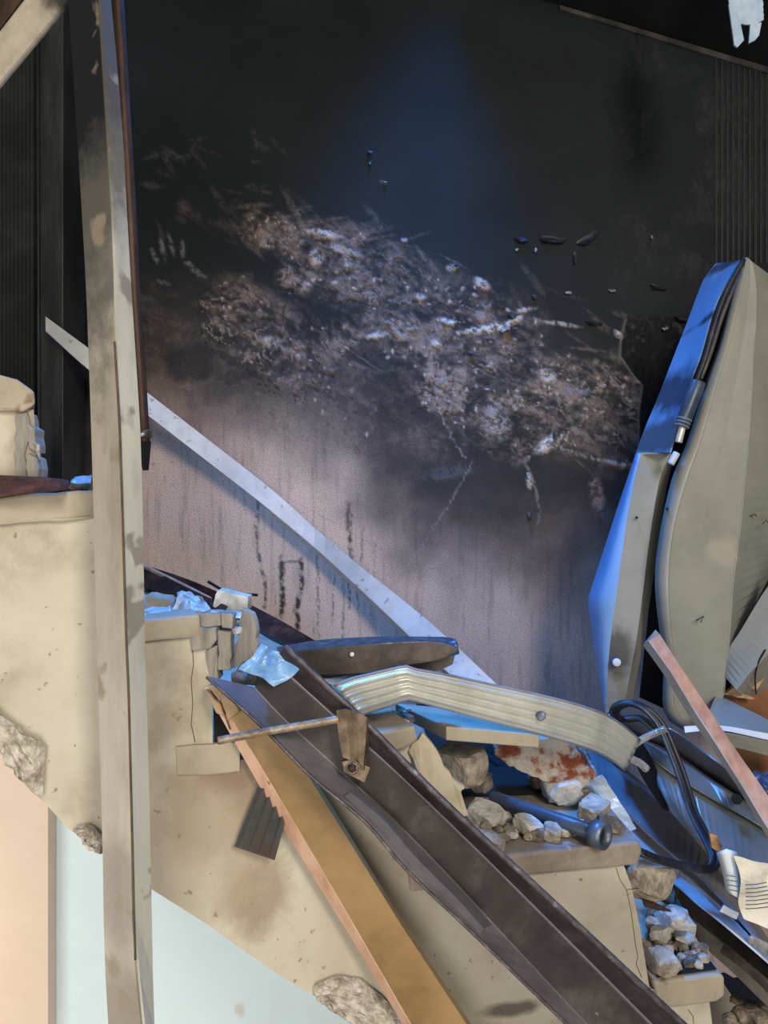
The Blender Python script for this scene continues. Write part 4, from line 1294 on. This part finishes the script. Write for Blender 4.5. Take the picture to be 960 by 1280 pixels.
gc = thing('slate_channel', 'dark slate channel section slanting down from the ribbed strip to the papers', 'metal channel', P(880, 1190, 1.4))
ga = [(713, 926), (760, 953), (800, 984), (847, 1026), (878, 1062), (900, 1092), (924, 1130), (957, 1180), (990, 1226)]
gb = [(728, 950), (755, 984), (786, 1018), (838, 1066), (868, 1090), (890, 1112), (918, 1142), (952, 1182), (990, 1230)]
loft('face', [px(ga, 1.78, 1.30), px(gb, 1.68, 1.21)], M['channel'], gc, n=30, thick=.004)
loft('top_edge', [px(ga, 1.78, 1.30), px([(x + 4, y - 4) for x, y in ga], 1.82, 1.34)], M['bluegrey'], gc, n=30, thick=.003)
pl = thing('pale_metal_strip', 'flat pale strip lit bright blue between the slate channel and dark beam', 'metal strip', P(880, 1190, 1.4))
ha = [(735, 962), (786, 1022), (838, 1069), (868, 1093), (890, 1115), (918, 1145), (952, 1185), (990, 1233)]
hb = [(728, 985), (770, 1036), (830, 1094), (852, 1112), (872, 1130), (905, 1156), (960, 1203), (1000, 1240)]
loft('strip_face', [px(ha, 1.70, 1.24), px(hb, 1.58, 1.12)], M['paleplate'], pl, n=30, thick=.003)
o = crumple('plastic_sheet', px([(716, 984), (752, 968), (796, 1036), (764, 1042)], 1.44, 1.40), M['plastic'], n=12, amp=.005, seed=9)
tag(o, 'pale plastic sheet lit blue right of the masonry chunk', 'plastic')
wb = thing('dark_box_beam', 'dark weathered box beam at the lower right beyond the lowest tread', 'beam', P(900, 1260, 1.3))
wa = [(822, 1086), (850, 1112), (890, 1143), (960, 1202), (1010, 1244)]
wb1 = [(818, 1104), (842, 1130), (880, 1160), (918, 1190), (960, 1226), (1010, 1268)]
wc = [(826, 1128), (850, 1152), (880, 1182), (918, 1216), (960, 1257), (1010, 1302)]
loft('top_face', [px(wa, 1.50, 1.28), px(wb1, 1.44, 1.22)], M['darkwood'], wb, n=24, thick=.004)
loft('side_face', [px(wb1, 1.44, 1.22), px(wc, 1.45, 1.23)], M['greywood'], wb, n=24, thick=.004)
loft('split_edge', [px([(905, 1182), (930, 1200), (965, 1235)], 1.30, 1.22), px([(900, 1190), (930, 1212), (965, 1246)], 1.285, 1.21)], M['darkwood'], wb, n=8, thick=.003)

ws = thing('red_wood_stick', 'reddish square wooden stick leaning diagonally before the metal door', 'wood', P(950, 1040, 1.15))
wl = [(804, 806), (830, 842), (860, 892), (887, 930), (925, 987), (948, 1027), (975, 1070)]
wm = [(811, 801), (838, 838), (867, 886), (893, 926), (930, 985), (955, 1027), (980, 1066)]
wr = [(825, 793), (845, 825), (880, 877), (917, 933), (950, 980), (975, 1016), (1000, 1052)]
wl = [P(x, y, d) for (x, y), d in zip(wl, np.linspace(1.35, 1.14, 7))]
wm = [P(x, y, d - .012) for (x, y), d in zip(wm, np.linspace(1.34, 1.13, 7))]
wr = [P(x, y, d - .006) for (x, y), d in zip(wr, np.linspace(1.34, 1.13, 7))]
loft('front_face', [wm, wr, [p + Vector((.002, .028, .004)) for p in wr], [p + Vector((.001, .003, .001)) for p in wl]], M['redwood'], ws, n=24, closed=True, caps=True, curve=False)
loft('grey_side', [wl, wm], M['stickside'], ws, n=24, thick=.002, curve=False)

hs = thing('rubber_seal', 'black rubber seal strip curling from the door foot down to the wide tread', 'rubber strip', P(880, 1090, 1.35))
path = [(818, 912, 1.5), (800, 898, 1.5), (776, 899, 1.5), (766, 891, 1.49), (771, 882, 1.48), (788, 879, 1.47), (806, 886, 1.46), (824, 906, 1.45), (838, 938, 1.43), (850, 970, 1.41),
        (864, 1014, 1.38), (880, 1046, 1.35), (891, 1072, 1.32), (882, 1086, 1.30), (857, 1083, 1.29), (825, 1075, 1.28), (800, 1065, 1.27)]
P3 = [P(*q) for q in path]
tube('seal', P3, .0072, M['rubber'], hs, n=80, sides=10)
tube('seal_bead', [p + Vector((.008, -.004, -.001)) for p in P3], .0048, M['rubber'], hs, n=80, sides=8)
tube('seal_bead', [p + Vector((-.006, -.006, .002)) for p in P3], .0030, M['bluepipe'], hs, n=80, sides=8)

cp = thing('clear_plastic_clip', 'torn clear plastic clip hanging by the black rubber seal', 'plastic clip', P(790, 955, 1.42))
tube('arm', px([(832, 911), (815, 918), (800, 926), (790, 934), (785, 942)], 1.40), .0068, M['clear'], cp, sides=8, n=16)
tube('lug', px([(770, 946), (786, 948), (800, 954), (809, 962)], 1.40), .0075, M['clear'], cp, sides=8, n=12)
tube('lug_pin', px([(770, 938), (771, 952)], 1.40), .003, M['clear'], cp, sides=6)

# papers
pt = thing('printed_paper', 'dirty cream printed paper sheet crumpled at the right edge', 'paper', P(950, 1166, 1.18))
crumple('sheet', px([(921, 1074), (985, 1078), (985, 1172), (930, 1146)], 1.17, 1.19), M['paper'], pt, n=14, amp=.010, seed=11, freq=18)
for k in range(7):
    tube('print_line', px([(932, 1106 + k * 5), (945, 1105.5 + k * 5), (958 + k, 1103 + k * 5)], 1.152), .0009, M['ink'], pt, sides=4)
pb2 = thing('blue_white_paper', 'curled blue white paper sheet beside the slate channel end', 'paper', P(910, 1120, 1.2))
loft('sheet', [px([(896, 1066), (903, 1090), (908, 1114)], 1.20), px([(908, 1061), (914, 1086), (918, 1120)], 1.18), px([(921, 1065), (926, 1090), (926, 1124)], 1.21)], M['blue_paper'], pb2,
     n=12, thick=.001, shade=True)
for k in range(4):
    tube('print_line', px([(908 + k, 1094 + k * 6), (922, 1096 + k * 6)], 1.176), .0008, M['ink'], pb2, sides=4)
o = crumple('paper_scrap', px([(905, 1132), (925, 1142), (922, 1150), (900, 1140)], 1.24), M['blue_paper'], n=6, amp=.004, seed=14)
tag(o, 'small white paper scrap on the slate channel below the papers', 'paper')
o = crumple('paper_scrap', px([(938, 1168), (965, 1182), (962, 1196), (936, 1180)], 1.22), M['foil'], n=6, amp=.006, seed=15)
tag(o, 'dark crumpled scrap at the right edge under the printed paper', 'paper')
o = slab('torn_tan_scrap', px([(887, 1042), (896, 1044), (903, 1058), (900, 1066), (890, 1060)], 1.27), (0, .006, 0), M['torn'], rough=.003)
tag(o, 'small tan torn scrap where the rubber seal bends', 'debris')

# brown boards and wire behind
bb = thing('brown_torn_board', 'brown board with a torn splintered edge behind the wooden stick', 'board', P(930, 965, 1.55))
slab('board_face', px([(902, 870), (912, 862), (938, 846), (958, 852), (1010, 872), (1010, 930), (960, 908)], 1.63), (.01, .012, -.002), M['cardboard'], bb, rough=.004)
slab('torn_core', px([(906, 868), (925, 852), (944, 838), (956, 848), (946, 862), (936, 860), (926, 866), (944, 874), (922, 872)], 1.60), (0, .012, 0), M['torn'], bb, rough=.004, seed=4)
slab('lower_face', px([(880, 912), (1010, 928), (1010, 985), (930, 966)], 1.58), (0, .012, 0), M['cardboard'], bb)
o = tube('thin_wire', px([(945, 868), (944, 846), (948, 828), (957, 812)], 1.56), .0016, M['black'], sides=6, n=14)
tag(o, 'thin dark wire curving up above the torn brown board', 'wire')
nt_ = crumple('blue_netting', px([(936, 964), (1000, 966), (1000, 1006), (952, 992)], 1.50), M['net'], n=30, amp=.010, seed=21, freq=70)
tag(nt_, 'patch of blue netting behind the wooden stick at the right edge', 'netting')

# hanging plastic at the top right
hp = thing('hanging_plastic_strip', 'torn bluish plastic strip hanging from above at the top right', 'plastic', P(935, 58, 1.8))
slab('upper_sheet', px([(898, -130), (945, -130), (955, 24), (944, 31), (926, 30), (912, 8)], 1.62), (0, .003, 0), M['plastic'], hp, rough=.002)
slab('left_tail', px([(911, 5), (922, 12), (926, 30), (930, 50), (922, 59), (918, 56)], 1.615), (0, .004, 0), M['plastic'], hp)
slab('right_tail', px([(938, 30), (952, 28), (949, 44), (944, 50), (936, 54)], 1.615), (0, .004, 0), M['plastic'], hp)
